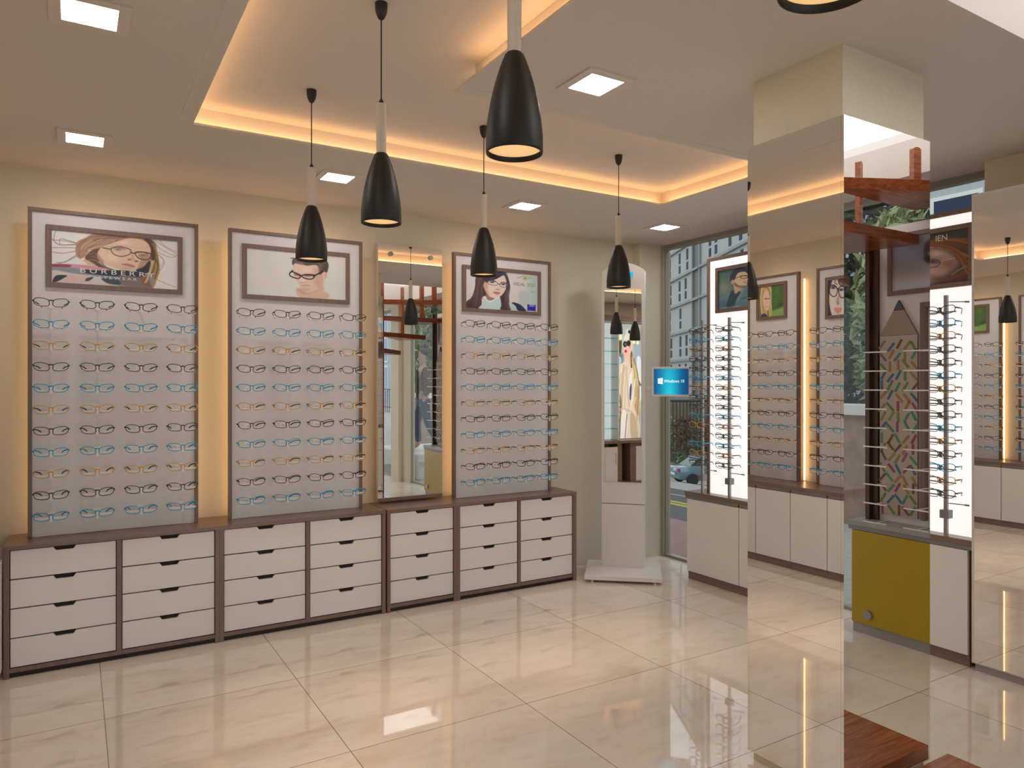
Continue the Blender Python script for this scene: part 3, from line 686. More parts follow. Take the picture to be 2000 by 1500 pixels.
def art_blonde():
    p = Paint(150, 140, [(808, 372), (245, 436), (245, 1100), (808, 1068)], (86, 108, 54), ref=(186, 173, 164))
    p.poly([(490, 380), (820, 360), (820, 950), (500, 960)], (66, 88, 44), 10); p.blob(640, 800, 60, 120, (60, 104, 60), .7); p.blob(720, 850, 110, 90, (56, 62, 48), .8); p.blob(660, 520, 60, 120, (84, 104, 48), .7)
    p.poly([(500, 980), (640, 930), (820, 880), (820, 1090), (490, 1100)], (116, 140, 74), 14)
    p.poly([(245, 430), (500, 400), (520, 700), (510, 1090), (245, 1100)], (168, 142, 92), 4)
    p.poly([(245, 430), (290, 430), (270, 700), (290, 1080), (245, 1100)], (104, 84, 60), 8, .8)
    for q, c in (([(310, 440), (280, 700), (310, 1000)], (190, 164, 112)), ([(480, 420), (510, 640), (500, 900)], (182, 158, 108)), ([(400, 430), (460, 480), (490, 620)], (142, 96, 60)), ([(340, 500), (320, 720), (340, 960)], (170, 124, 70))): p.line(q, 26, c, .8)
    p.poly([(350, 560), (390, 500), (450, 520), (480, 640), (485, 780), (450, 930), (410, 960), (350, 860), (325, 720)], (196, 158, 136), 3)
    p.line([(360, 690), (400, 672), (440, 690), (490, 670)], 12, (100, 72, 62)); p.ell(400, 695, 24, 14, (120, 90, 80), 3, .7); p.ell(455, 692, 18, 13, (120, 90, 80), 3, .7)
    p.line([(370, 850), (410, 870), (450, 850)], 14, (196, 116, 100)); p.poly([(290, 1050), (360, 1010), (420, 1050), (420, 1095), (290, 1095)], (44, 54, 88), 3); p.line([(440, 960), (450, 1090)], 24, (120, 66, 50))
    return p
def art_roundframes():
    p = Paint(220, 110, [(3245, 60), (1690, 252), (1690, 962), (3245, 862)], (196, 176, 164), ref=(186, 173, 164))
    p.poly([(1690, 250), (1760, 250), (1720, 420), (1700, 640), (1730, 860), (1760, 962), (1690, 962)], (54, 48, 56), 4)
    p.poly([(1880, 230), (2100, 180), (2200, 300), (2050, 420), (1960, 330)], (90, 52, 46), 6); p.line([(1830, 240), (1820, 300), (1870, 330)], 22, (130, 80, 66)); p.line([(1900, 240), (1910, 320), (1980, 380)], 26, (86, 46, 42))
    p.poly([(1740, 370), (1780, 350), (1830, 350), (1850, 390)], (90, 62, 58), 4); p.ell(1785, 400, 44, 24, (70, 60, 70), 3); p.ell(1950, 440, 46, 26, (66, 60, 66), 3)
    k = (58, 36, 38)
    p.ring([(1710, 400), (1760, 340), (1840, 370), (1870, 450), (1840, 560), (1770, 570), (1715, 500)], 18, k); p.ring([(1900, 410), (1960, 370), (2060, 380), (2080, 480), (2040, 580), (1950, 600), (1905, 530)], 20, k); p.line([(1860, 420), (1900, 425)], 24, k)
    p.poly([(1860, 640), (1900, 560), (1900, 700), (1870, 740)], (150, 104, 84), 8, .8); p.line([(1860, 700), (1900, 730)], 14, (120, 70, 58))
    p.poly([(1800, 820), (1860, 800), (1960, 820), (1900, 920), (1840, 900)], (196, 118, 106), 4); p.poly([(2200, 150), (3245, 60), (3245, 860), (2200, 900), (2300, 500)], (60, 46, 50), 40, .9)
    return p
def art_dusk():
    p = Paint(160, 80, [(1760, -38), (558, 152), (558, 688), (1760, 556)], (92, 86, 90), ref=(150, 138, 130))
    p.poly([(540, 560), (1760, 420), (1760, 560), (540, 640)], (140, 118, 96), 60, .8); p.poly([(540, 650), (1760, 520), (1760, 600), (540, 720)], (150, 144, 160), 30, .8)
    p.blob(700, 300, 200, 90, (104, 98, 108), .7)
    p.poly([(930, 180), (1100, 120), (1300, 150), (1350, 400), (1200, 560), (960, 400), (915, 340)], (52, 36, 34), 5); p.poly([(960, 300), (1150, 260), (1180, 480), (1050, 520)], (150, 112, 96), 6); p.ell(1010, 350, 90, 40, (26, 22, 24), 4)
    return p
def art_coat():
    # woman in a belted camel coat, street behind (drawing units: full-frame pixels)
    p = Paint(110, 430, [(1252.5, 631), (1194, 631), (1194, 858.5), (1252.5, 857.5)], (176, 190, 186), ref=(255, 255, 255), alb=1.0)
    p.px = .5
    p.poly([(1193, 690), (1215, 690), (1212, 860), (1193, 860)], (92, 96, 92), 14, .9, False); p.poly([(1193, 720), (1203, 722), (1203, 860), (1193, 860)], (58, 54, 44), 3, 1, False)
    p.poly([(1236, 640), (1253, 640), (1253, 860), (1240, 860)], (150, 166, 176), 8, .9, False)
    p.poly([(1196, 664), (1202, 664), (1200, 690), (1196, 688)], (84, 74, 40), 3); p.poly([(1206, 664), (1212, 664), (1211, 688), (1207, 688)], (80, 72, 40), 3)
    p.ell(1199, 657, 3.5, 7, (238, 226, 170), 4); p.ell(1209, 657, 3.5, 7, (238, 226, 170), 4); p.ell(1237, 666, 3, 4, (238, 226, 170), 3); p.ell(1245, 667, 3, 4, (238, 226, 170), 3)
    p.ell(1207, 704, 5, 9, (160, 196, 214), 4); p.poly([(1243, 700), (1253, 705), (1253, 780), (1247, 770)], (226, 236, 240), 5, .8); p.line([(1247, 745), (1251, 752)], 4, (60, 70, 80), .7)
    # hair behind
    p.poly([(1230, 676), (1238, 700), (1246, 730), (1249, 770), (1243, 790), (1236, 760), (1231, 720)], (166, 140, 96), 3)
    p.line([(1231, 684), (1233, 705), (1232, 725)], 3.2, (84, 58, 34)); p.line([(1240, 715), (1244, 750), (1243, 780)], 3, (204, 184, 132), .9); p.line([(1237, 700), (1240, 740), (1238, 775)], 3, (120, 92, 52), .8)
    # turban / hair top
    p.poly([(1220, 650), (1221, 643), (1226, 640), (1230, 646), (1232, 660), (1234, 672), (1230, 670), (1218, 668), (1217, 658)], (222, 214, 196), 2); p.ell(1227.5, 646, 2.2, 3.4, (40, 34, 26), 2)
    # face
    p.poly([(1217, 664), (1232, 664), (1235, 674), (1231, 688), (1228, 700), (1230, 716), (1220, 710), (1217, 694), (1215, 680)], (226, 184, 164), 2)
    p.ell(1219, 671, 4.0, 6, (34, 36, 44), 1.5); p.ell(1226.5, 669, 4.2, 6, (34, 36, 44), 1.5); p.line([(1219, 667), (1227, 666)], 1.5, (60, 60, 66)); p.ell(1220, 671, 1.6, 2.6, (130, 140, 150), 2, .8)
    p.ell(1220.5, 685, 2.6, 3, (200, 22, 66), 1.2); p.blob(1229, 676, 2, 4, (206, 110, 104), .8)
    # coat
    p.poly([(1217, 706), (1222, 700), (1230, 716), (1238, 722), (1246, 745), (1251, 790), (1249, 815), (1246, 860), (1203, 860), (1201, 820), (1196, 790), (1201, 745), (1203, 718)], (214, 200, 178), 2)
    p.poly([(1236, 735), (1243, 745), (1248, 800), (1247, 812), (1239, 800), (1237, 775)], (156, 126, 78), 5, .75)
    p.strands([(1214, 712), (1204, 740), (1202, 780), (1206, 850)], [(1226, 720), (1226, 760), (1226, 800), (1222, 855)], 40, [(196, 180, 152), (228, 216, 196), (180, 160, 130), (236, 228, 212)], 1.3, 21, .5)
    p.strands([(1236, 722), (1240, 750), (1236, 790)], [(1245, 745), (1250, 790), (1247, 850)], 26, [(176, 150, 112), (224, 208, 180), (130, 98, 58)], 1.3, 22, .5)
    p.strands([(1232, 690), (1236, 740), (1236, 790)], [(1238, 700), (1248, 750), (1246, 790)], 26, [(206, 184, 132), (120, 90, 50), (226, 210, 168)], 1.2, 23, .7)
    p.poly([(1228, 735), (1234, 728), (1232, 760), (1229, 778), (1227, 760)], (228, 222, 214), 2); p.poly([(1229, 757), (1232.5, 750), (1231, 780), (1228.5, 778)], (48, 52, 120), 1.5)
    for q, c in (([(1216, 712), (1214, 740), (1212, 790)], (184, 168, 140)), ([(1222, 715), (1224, 760), (1228, 795)], (190, 170, 140)), ([(1202, 780), (1207, 785)], (140, 108, 70)), ([(1200, 792), (1208, 797)], (128, 96, 60)), ([(1201, 804), (1208, 806)], (140, 108, 70)), ([(1203, 818), (1209, 824)], (150, 120, 84)), ([(1240, 740), (1236, 770), (1230, 800)], (232, 224, 204))): p.line(q, 2.2, c, .85)
    p.poly([(1208, 770), (1212, 790), (1211, 830), (1208, 858), (1204, 850), (1208, 810)], (90, 84, 66), 3, .8)
    p.poly([(1212, 797), (1228, 800), (1232, 796), (1232, 803), (1226, 806), (1212, 806)], (200, 184, 160), 1.5); p.line([(1230, 800), (1237, 818), (1243, 835)], 3, (206, 188, 164)); p.ell(1231, 799, 3, 4, (218, 204, 184), 1.5)
    p.poly([(1212, 806), (1222, 808), (1222, 858), (1210, 858)], (224, 218, 208), 3); p.line([(1223, 810), (1219, 858)], 2, (120, 112, 92), .8); p.poly([(1230, 810), (1240, 815), (1246, 858), (1232, 858)], (176, 156, 124), 5, .8); p.poly([(1202, 843), (1206, 845), (1206, 856), (1203, 856)], (40, 36, 34), 2)
    return p

def framed_poster(lab, art, plane, a0, a1, z0, z1, facing, fw=.029, pm='print', rows=None, loc_name='framed_poster'):
    """poster on plane: facing '-y' (a = x), '-x' or '+x' (a = y); a0<a1 outer frame; plane = board surface"""
    t_ = .02
    if facing == '-y': X = lambda a, d, z: (a, plane-d, z)
    elif facing == '-x': X = lambda a, d, z: (plane-d, a, z)
    else: X = lambda a, d, z: (plane+d, a, z)
    t = thing(loc_name, lab, 'poster', X((a0+a1)/2, 0, z0))
    f = MB()
    def bx(m_, a, b, za, zb, d0, d1):
        p, q = X(a, d0, za), X(b, d1, zb); m_.box(p[0], q[0], p[1], q[1], za, zb)
    bx(f, a0, a1, z1-fw, z1, 0, t_); bx(f, a0, a1, z0, z0+fw, 0, t_); bx(f, a0, a0+fw, z0+fw, z1-fw, 0, t_); bx(f, a1-fw, a1, z0+fw, z1-fw, 0, t_)
    f.build('frame', M['brownv'], t, bevel=.001)
    b = MB(); bx(b, a0+fw, a1-fw, z0+fw, z1-fw, 0, .008); b.build('mount', M['board'], t)
    i0, i1 = a0+fw, a1-fw; zt, zb = z1-fw, z0+fw; d = .0095
    L, R = (i0, i1) if facing in ('-y', '+x') else (i1, i0)
    cs = [X(L, d, zt), X(R, d, zt), X(R, d, zb), X(L, d, zb)]
    o = art.mesh('print', cs, M[pm], t)
    return t, X

# ------------------------------------------------------------------ glasses boards
ORD = ['first', 'second', 'third', 'fourth', 'fifth', 'sixth', 'seventh', 'eighth', 'ninth', 'tenth', 'eleventh', 'twelfth', 'thirteenth', 'fourteenth', 'fifteenth']
ROWC = ['black', 'blue', 'orange', 'black', 'blue', 'orange', 'black', 'blue', 'orange', 'black', 'blue']
# holder prototype, local: board surface at y=0, pointing -y, origin at the front-plane centre height of the spectacles
hm = MB()
vs = [(.024*math.cos(2*PI*i/20), 0, -.004+.015*math.sin(2*PI*i/20)) for i in range(20)]
hm.prism(vs, None, (0, -.006, 0))
hm.tube([(0, -.004, -.010), (0, -.155, -.012)], .0032, 6)
hm.box(-.082, .082, -.112, -.104, -.022, -.011)
hm.box(-.0045, .0045, -.159, -.152, -.034, .004)
hm.box(-.012, .012, -.154, -.148, -.006, .001)
me = bpy.data.meshes.new('eyewear_holder'); me.from_pydata(hm.v, [], hm.f); me.materials.append(M['acrylic'])
HOLD = me

def make_glasses(colour):
    F = M['f'+colour]; T = M['fblack'] if colour == 'orange' else F
    root = bpy.data.objects.new('eyeglasses', None); COL.objects.link(root); root.empty_display_size = .02
    ROOTLOC[root.name] = Vector((0, 0, 0))
    wrap = lambda x: 1.0*x*x
    def lens_pts(sg, k, sc=1.0):
        out = []
        for i in range(k):
            a = 2*PI*i/k; ca, sa = math.cos(a), math.sin(a)
            x = .0385*sc*math.copysign(abs(ca)**.75, ca); z = .0235*sc*math.copysign(abs(sa)**.72, sa)
            if z < 0: x *= 1 - .10*abs(z)/.02*0 - .0
            z += .10*x*1.0 if z > 0 else .05*x
            if z < 0: x -= .004*abs(z)/.02*1
            X = sg*(.0475+x); out.append((X, wrap(X), z))
        return out
    fr = MB()
    for sg in (1, -1): fr.tube(lens_pts(sg, 26), .0023, 5, closed=True, ry=.0023)
    fr.tube([(-.0125, 0, .009), (-.005, -.002, .012), (.005, -.002, .012), (.0125, 0, .009)], .0030, 6, ry=.0036)
    for sg in (1, -1):
        fr.tube([(sg*.0115, .0005, .006), (sg*.0085, .004, -.004), (sg*.010, .006, -.011)], .0018, 5)
        fr.tube([(sg*.084, wrap(.084), .010), (sg*.0900, .0095, .009), (sg*.0915, .016, .008)], .0024, 6, ry=.0042)
    fr.build('frame_front', F, root)
    for sg in (1, -1):
        pth = [(sg*.0912, .014, .008), (sg*.0895, .05, .008), (sg*.082, .090, .006), (sg*.069, .118, .001), (sg*.058, .134, -.008), (sg*.051, .146, -.019)]
        MB().tube(pth, [.0017, .0017, .0018, .0021, .0023, .0021], 6, ry=[.0046, .0040, .0036, .0040, .0044, .0038]).build('temple', T, root)
    for sg in (1, -1):
        q = lens_pts(sg, 26, .97); l = MB(); l.add(q, [list(range(26)) if sg > 0 else list(range(26))[::-1]]); l.build('lens', M['lens'], root)
    return root
PROTO = {c: make_glasses(c) for c in ('black', 'blue', 'orange')}
USED = {c: False for c in PROTO}
KIDS = {c: list(PROTO[c].children) for c in PROTO}
LAB = {'black': 'black-framed', 'blue': 'blue-framed', 'orange': 'orange-framed'}
def place_glasses(c, loc, rz, label, group):
    src = PROTO[c]
    if not USED[c]: r = src; USED[c] = True
    else:
        r = src.copy(); COL.objects.link(r)
        for ch in KIDS[c]:
            k = ch.copy(); COL.objects.link(k); k.parent = r
    r.location = loc; r.rotation_euler = (0, 0, rz)
    r['label'] = label; r['category'] = 'glasses'; r['group'] = group
    return r

def glasses_board(lab, short, facing, a0, a1, front, zt=2.727, ncol=4, off=.121, pitch=.2355, led_inset=.045, strips=(1, 1, 1), colsel=None):
    """facing '-y': a = x, wall behind at +y ; facing '+x': a = y, wall behind at -x"""
    if facing == '-y': X = lambda a, d: (a, front+d)
    else: X = lambda a, d: (front-d, a)
    c = X((a0+a1)/2, .012)
    t = thing('display_board', lab, 'display board', (c[0], c[1], .753), 'glasses display boards')
    def bx(m_, a, b, d0, d1, za, zb):
        p, q = X(a, d0), X(b, d1); return m_.box(p[0], q[0], p[1], q[1], za, zb)
    bd = MB(); bx(bd, a0+.002, a1-.002, .004, .022, .754, zt-.002); bd.build('backboard', M['board'], t)
    f = MB(); w_ = .022
    bx(f, a0, a1, -.010, .026, zt-w_, zt); bx(f, a0, a0+w_, -.010, .026, .753, zt-w_); bx(f, a1-w_, a1, -.010, .026, .753, zt-w_)
    f.build('frame', M['brownv'], t, bevel=.001)
    s_ = MB(); wd = .165 if facing == '-y' else .10
    for a in (a0+.2, a1-.2):
        for z in (1.0, 2.3): bx(s_, a-.03, a+.03, .024, wd, z-.03, z+.03)
    s_.build('wall_bracket', M['greymetal'], t)
    li = led_inset
    yy = .100 if facing == '-y' else .085
    if strips[0]: m_ = MB(); bx(m_, a0+li, a0+li+.010, yy, yy+.012, .76, zt-.06); m_.build('led_strip', M['ledwall'], t)
    if strips[1]: m_ = MB(); bx(m_, a1-min(li, .035)-.010, a1-min(li, .035), yy, yy+.012, .76, zt-.06); m_.build('led_strip', M['ledwall'], t)
    if strips[2]: m_ = MB(); bx(m_, a0+.1, a1-.1, yy, yy+.012, zt-.06, zt-.05); m_.build('led_strip', M['ledwall'], t)
    grp = 'eyeglasses on the display board ' + short
    base = Vector(ROOTLOC[t.name]); rz = 0 if facing == '-y' else PI/2
    for r in range(11):
        z = 2.148 - .1255*r
        for k in range(ncol):
            a = (a0 + off + k*pitch) if facing == '-y' else (a1 - off - k*pitch)
            p = X(a, .004)
            h = bpy.data.objects.new('eyewear_holder', HOLD); COL.objects.link(h); h.parent = t
            h.location = Vector((p[0], p[1], z)) - base; h.rotation_euler = (0, 0, rz)
            q = X(a, -.157)
            if facing == '-y': lb = '%s eyeglasses, %s row down, %s from left, %s' % (ROWC[r], ORD[r], ORD[k], short)
            else: lb = '%s eyeglasses, %s row down, %s from far end, %s' % (ROWC[r], ORD[r], ORD[k], short)
            place_glasses(ROWC[r], (q[0], q[1], z), rz, lb, grp)
    return t

FY = 5.160
glasses_board('grey display board of eyeglasses in a brown frame, leftmost on the back wall', 'under the windblown-hair poster', '-y', -.242, .697, FY)
glasses_board('grey board of eyeglasses in a brown frame, left of the wall mirror', 'under the poster of the man', '-y', .886, 1.826, FY)
glasses_board('grey display board of eyeglasses in a brown frame, right of the wall mirror', 'under the dark-haired woman poster', '-y', 2.582, 3.522, FY, strips=(1, 0, 1), led_inset=.068)
FX = -.66
glasses_board('narrow grey display board on the left wall by the far corner, seen reflected', 'under the blonde woman poster', '+x', 4.375, 4.977, FX, ncol=3, off=.10, pitch=.2355, led_inset=.004, strips=(1, 0, 1))
glasses_board('wide grey display board on the left wall, seen reflected beside the light strip', 'under the round-spectacles poster', '+x', 3.245, 4.185, FX, ncol=4, led_inset=.004, strips=(1, 0, 1))

PY = FY + .004
t, X = framed_poster('wide framed eyewear poster of a woman with windblown blonde hair', art_windblown(), PY, -.150, .601, 2.256, 2.631, '-y')
iw = .693; ix = -.121; zt, zb = 2.602, 2.285
def ptext(t, s, u, v, size, y, x0, sx=1.0, m='whitetext'):
    text_mesh('lettering', s, size, (x0+u*iw, y, zt-(zt-zb)*v), (1, 0, 0), (0, 0, 1), M[m], t, 'CENTER', sx)
ptext(t, 'B U R B E R R Y', .505, .775, .040, PY-.0105, ix, 1.55)
ptext(t, 'E Y E W E A R', .505, .870, .024, PY-.0105, ix, 1.45)
t, X = framed_poster('wide framed poster of a man looking down in black spectacles', art_man(), PY, .975, 1.727, 2.256, 2.631, '-y')
t, X = framed_poster('wide framed poster of a dark-haired woman in thin spectacles', art_eyes(), PY, 2.664, 3.415, 2.256, 2.631, '-y')
M['inkgrey'] = mat('grey_ink', (.30, .24, .22), .6); M['inkgreen'] = mat('green_ink', (.30, .38, .08), .6)
text_mesh('lettering', 'VISUAL', .040, (3.142, PY-.0105, 2.498), (1, 0, 0), (0, 0, 1), M['inkgrey'], t, 'LEFT', .92)
text_mesh('lettering', 'EYES', .040, (3.283, PY-.0105, 2.498), (1, 0, 0), (0, 0, 1), M['inkgreen'], t, 'LEFT', .92)
text_mesh('lettering', 'ZEISS', .022, (3.326, PY-.0105, 2.330), (1, 0, 0), (0, 0, 1), M['whitetext'], t, 'CENTER', 1.05)
t, X = framed_poster('framed poster of a dark-haired man in a grey suit, hung at the window', art_suit(), 4.575, 3.497, 4.245, 2.258, 2.634, '-x')
t, X = framed_poster('framed poster of a red-haired woman behind spectacles, next to the large mirror box', art_redhair(), 4.575, 2.228, 2.977, 2.258, 2.634, '-x')
text_mesh('lettering', 'IEN', .052, (4.575-.0105, 2.455, 2.553), (0, -1, 0), (0, 0, 1), M['whitetext'], t, 'LEFT', .95)
t, X = framed_poster('small framed poster of a smiling blonde woman before green shrubs, seen reflected', art_blonde(), FX-.004, 4.508, 4.862, 2.30, 2.655, '+x')
t, X = framed_poster('framed close-up poster of a woman in round dark spectacles, reflected in the column', art_roundframes(), FX-.004, 3.345, 4.092, 2.256, 2.631, '+x')

# ------------------------------------------------------------------ backlit window boards with spectacle stands
def window_board(ya, yb, lab):
    t = thing('light_board', lab, 'display board', (4.60, (ya+yb)/2, .753), 'backlit white boards at the window')
    MB().box(4.576, 4.60, ya+.02, yb-.02, .753, 2.70).build('backlit_panel', M['lightbox'], t)
    f = MB(); w_ = .028
    f.box(4.565, 4.615, ya, yb, 2.727-w_, 2.727); f.box(4.565, 4.615, ya, ya+w_, .753, 2.727-w_); f.box(4.565, 4.615, yb-w_, yb, .753, 2.727-w_)
    f.box(4.601, 4.615, ya+w_, yb-w_, .753, 2.70)
    f.build('frame', M['brownv'], t, bevel=.001)
window_board(3.405, 4.345, 'backlit white board in a brown frame behind two spectacle stands, left of the column')
window_board(2.20, 3.075, 'backlit white board in a brown frame behind one spectacle stand, right of the column')
STC = ['black', 'blue', 'orange', 'black', 'black', 'blue', 'orange', 'black', 'black', 'blue', 'orange', 'black', 'blue', 'orange', 'black']
def stand(x, y, lab, short):
    t = thing('spectacle_stand', lab, 'display stand', (x, y, .752), 'upright spectacle stands at the window')
    MB().box(x-.010, x+.010, y-.010, y+.010, .752, 2.205).build('pole', M['steel'], t, bevel=.001)
    MB().box(x-.026, x+.026, y-.026, y+.026, .862, .912).build('clamp', M['greymetal'], t, bevel=.002)
    for z in (2.165, .952): MB().tube([(x+.008, y-.012, z), (x+.045, y-.085, z-.004), (x+.050, y-.095, z-.005)], [.003, .003, .003], 6).tube([(x+.046, y-.083, z-.004), (x+.056, y-.105, z-.006)], .0055, 6).build('arm', M['greymetal'], t)
    for k in range(15):
        z = 2.112 - k*.0782
        a = MB()
        a.tube([(x-.008, y, z-.016), (x-.066, y, z-.014)], .0028, 6); a.box(x-.045, x-.040, y-.080, y+.080, z-.016, z-.009)
        a.box(x-.070, x-.064, y-.006, y+.006, z-.020, z+.010)
        a.build('arm', M['greymetal'], t)
        place_glasses(STC[k], (x-.073, y, z), -PI/2, '%s eyeglasses, %s from the top on the stand %s' % (STC[k], ORD[k], short), 'eyeglasses on the stand '+short)
stand(4.50, 4.330, 'steel spectacle stand in front of the street window, nearest the tablet screen', 'nearest the tablet')
stand(4.50, 4.040, 'steel spectacle stand in front of the backlit board, just left of the column', 'just left of the column')
stand(4.49, 2.350, 'steel spectacle stand in front of the backlit board, right of the column', 'right of the column')

# ------------------------------------------------------------------ wall mirror between the boards
t = thing('hanging_mirror', 'tall frameless mirror between two glasses boards, held by round steel caps', 'mirror', (2.245, 5.24, .775))
MB().box(1.975, 2.513, 5.231, 5.27, .770, 2.742).build('backing', M['jamb'], t)
MB().box(1.975, 2.513, 5.220, 5.231, .795, 2.742).build('mirror_sheet', M['mirror'], t)
MB().box(1.975, 2.513, 5.216, 5.231, .770, .795).build('bottom_rail', M['brown'], t)
MB().box(2.1, 2.39, 5.27, 5.328, 1.0, 2.5).build('wall_bracket', M['greymetal'], t)
for x in (2.075, 2.413):
    vs = [(x+.018*math.cos(2*PI*i/24), 5.2195, 2.672+.018*math.sin(2*PI*i/24)) for i in range(24)]
    MB().prism(vs, None, (0, -.012, 0)).build('fixing_cap', M['steel'], t)

# ------------------------------------------------------------------ kiosk
ka = math.radians(-48.1); kd = (math.cos(ka), math.sin(ka)); kn = (-math.sin(ka), math.cos(ka))   # kd: to the right, kn: away from viewer
kc = (4.121, 4.906)                      # centre of the front face
def K(u, d): return (kc[0]+kd[0]*u+kn[0]*d, kc[1]+kd[1]*u+kn[1]*d)
t = thing('mirror_kiosk', 'white free-standing kiosk with an arched top and a tall mirror', 'kiosk', (4.08, 4.86, 0))
ba = math.radians(-40.5); bc = (4.087, 4.862)
MB().obox(bc, ba, .322, .275, .022, .060).build('base_plate', M['kiosk'], t, bevel=.003)
for a, b in ((-.26, -.22), (.26, -.22), (.26, .22), (-.26, .22)):
    x = bc[0]+a*math.cos(ba)-b*math.sin(ba); y = bc[1]+a*math.sin(ba)+b*math.cos(ba)
    MB().lathe([(.018, 0), (.018, .022)], (x, y), 16).build('foot', M['chrome'], t)
def kpoly(pts, d0, d1, nm, m, par=t, bevel=0):
    o = MB().prism([(*K(u, d0), z) for u, z in pts], None, (kn[0]*(d1-d0), kn[1]*(d1-d0), 0)); return o.build(nm, m, par, bevel=bevel)
kw = .190
kpoly([(-kw, .060), (kw, .060), (kw, .611), (-kw, .611)], 0, .10, 'lower_body', M['kiosk'], bevel=.002)
arc = [(kw*math.cos(a), 2.655+.085*math.sin(a)) for a in [PI*i/24 for i in range(1, 24)]]
arc = [(kw*(1-2*i/24), 2.662+.076*(1-(1-2*i/24)**2)) for i in range(25)]
kpoly([(-kw, .617), (kw, .617)] + arc, 0, .10, 'upper_body', M['kiosk'], bevel=.002)
kpoly([(-.162, .808), (.162, .808), (.162, 2.498), (-.162, 2.498)], -.010, -.001, 'mirror_sheet', M['mirror'])
kpoly([(.045, 2.595), (.095, 2.595), (.095, 2.660), (.045, 2.660)], -.004, -.0005, 'logo_border', M['whitetext'])
M['cyan'] = emis('cyan_logo', (.02, .45, .75), .3)
kpoly([(.052, 2.603), (.088, 2.603), (.088, 2.652), (.052, 2.652)], -.006, -.004, 'logo', M['cyan'])
kpoly([(kw, 1.622), (kw+.085, 1.622), (kw+.085, 1.655), (kw, 1.655)], .03, .06, 'screen_arm', M['kiosk'])
# tablet on the arm: a thing of the kiosk
s0, s1 = kw+.062, kw+.390
kpoly([(s0, 1.562), (s1, 1.562), (s1, 1.819), (s0, 1.819)], -.012, .030, 'tablet_body', M['kiosk'], bevel=.003)
pp = Paint(90, 70, [(0, 0), (100, 0), (100, 78), (0, 78)], (4, 84, 140), ref=(255, 255, 255), alb=1.0)
g = np.exp(-((pp.X-45)/28.)**2); pp.blend(g*(.75+.25*(pp.Y/78)), (26, 190, 214)); pp.blend(np.clip((pp.X-70)/40, 0, .6), (2, 60, 112)); pp.blend(np.clip((12-pp.X)/30, 0, .5), (6, 60, 110))
e_ = .017; dS = -.0135
scr = pp.mesh('screen', [(*K(s0+e_, dS), 1.819-e_), (*K(s1-e_, dS), 1.819-e_), (*K(s1-e_, dS), 1.562+e_), (*K(s0+e_, dS), 1.562+e_)], M['screen'], t)
text_mesh('screen_lettering', 'Windows 10', .036, (*K(s0+.103, dS-.0012), 1.683), (kd[0], kd[1], 0), (0, 0, 1), M['screentext'], t, 'LEFT', .92)
lg = MB()
def lq(a, b, c, d):
    P = [(*K(s0+u, dS-.001), z) for u, z in (a, b, c, d)]; lg.add(P, [(0, 1, 2, 3)])
lq((.052, 1.6735), (.070, 1.6715), (.070, 1.6945), (.052, 1.6945)); lq((.072, 1.671), (.094, 1.668), (.094, 1.6945), (.072, 1.6945))
lq((.052, 1.6965), (.070, 1.6965), (.070, 1.7195), (.052, 1.7175)); lq((.072, 1.6965), (.094, 1.6965), (.094, 1.723), (.072, 1.720))
lg.build('screen_logo', M['screentext'], t)

# ------------------------------------------------------------------ pendants and downlights
def make_pendant():
    root = thing('pendant_lamp', '', 'lamp', (0, 0, 0))
    zb = 2.283 - HT                         # rim bottom relative to the recess ceiling
    MB().lathe([(.024, 0), (.024, -.006), (.0235, -.022), (.020, -.042), (.012, -.058), (.005, -.064)], n=24).build('ceiling_rose', M['black'], root)
    MB().tube([(0, 0, -.06), (0, 0, -.372)], .0026, 8).build('cord', M['cord'], root)
    MB().lathe([(.010, -.388), (.009, -.376), (.004, -.366)], n=16).build('cord_grip', M['black'], root)
    MB().lathe([(.0185, -.582), (.0195, -.40), (.0190, -.386)], n=24).build('stem', M['tube'], root)
    prof = [(.0205, -.574), (.026, -.580), (.034, -.600), (.044, -.628), (.054, -.662), (.064, -.705), (.072, -.752), (.0762, -.795), (.0765, zb+.006), (.0755, zb),
            (.0725, zb), (.0725, zb+.02), (.069, -.752), (.060, -.700), (.045, -.64), (.02, -.60)]
    MB().lathe(prof, n=40, cap0=True, cap1=False).build('lamp_shade', M['black'], root)
    MB().lathe([(.0715, zb+.018), (.0715, zb+.014)], n=40).build('lamp_disc', M['bulb'], root)
    return root
pen = make_pendant()
PEN = [(1.0, 3.56, 'pendant lamp with a black shade in front of the poster of the man'),
       (1.0, 2.61, 'pendant lamp with a black shade, second nearest complete one, left of centre'),
       (1.0, 1.635, 'largest complete black pendant lamp, hanging top centre in front of the ceiling block'),
       (1.0, .70, 'nearest pendant lamp, only its black rim showing at the top edge'),
       (1.975, 3.56, 'pendant lamp with a black shade in front of the dark-haired woman poster'),
       (2.955, 3.56, 'pendant lamp with a black shade in front of the white kiosk')]
pk = list(pen.children)
for i, (x, y, lb) in enumerate(PEN):
    if i == 0: o = pen
    else:
        o = pen.copy(); COL.objects.link(o)
        for ch in pk: c = ch.copy(); COL.objects.link(c); c.parent = o
    o.location = (x, y, HT); o['label'] = lb; o['group'] = 'black pendant lamps'
    ld = bpy.data.lights.new('pendant_beam', 'SPOT'); ld.energy = 25; ld.color = (1, .76, .54); ld.spot_size = math.radians(44); ld.spot_blend = 1.0; ld.shadow_soft_size = .03
    lo = bpy.data.objects.new('pendant_beam', ld); COL.objects.link(lo); lo.parent = o; lo.location = (0, 0, 2.28 - HT)

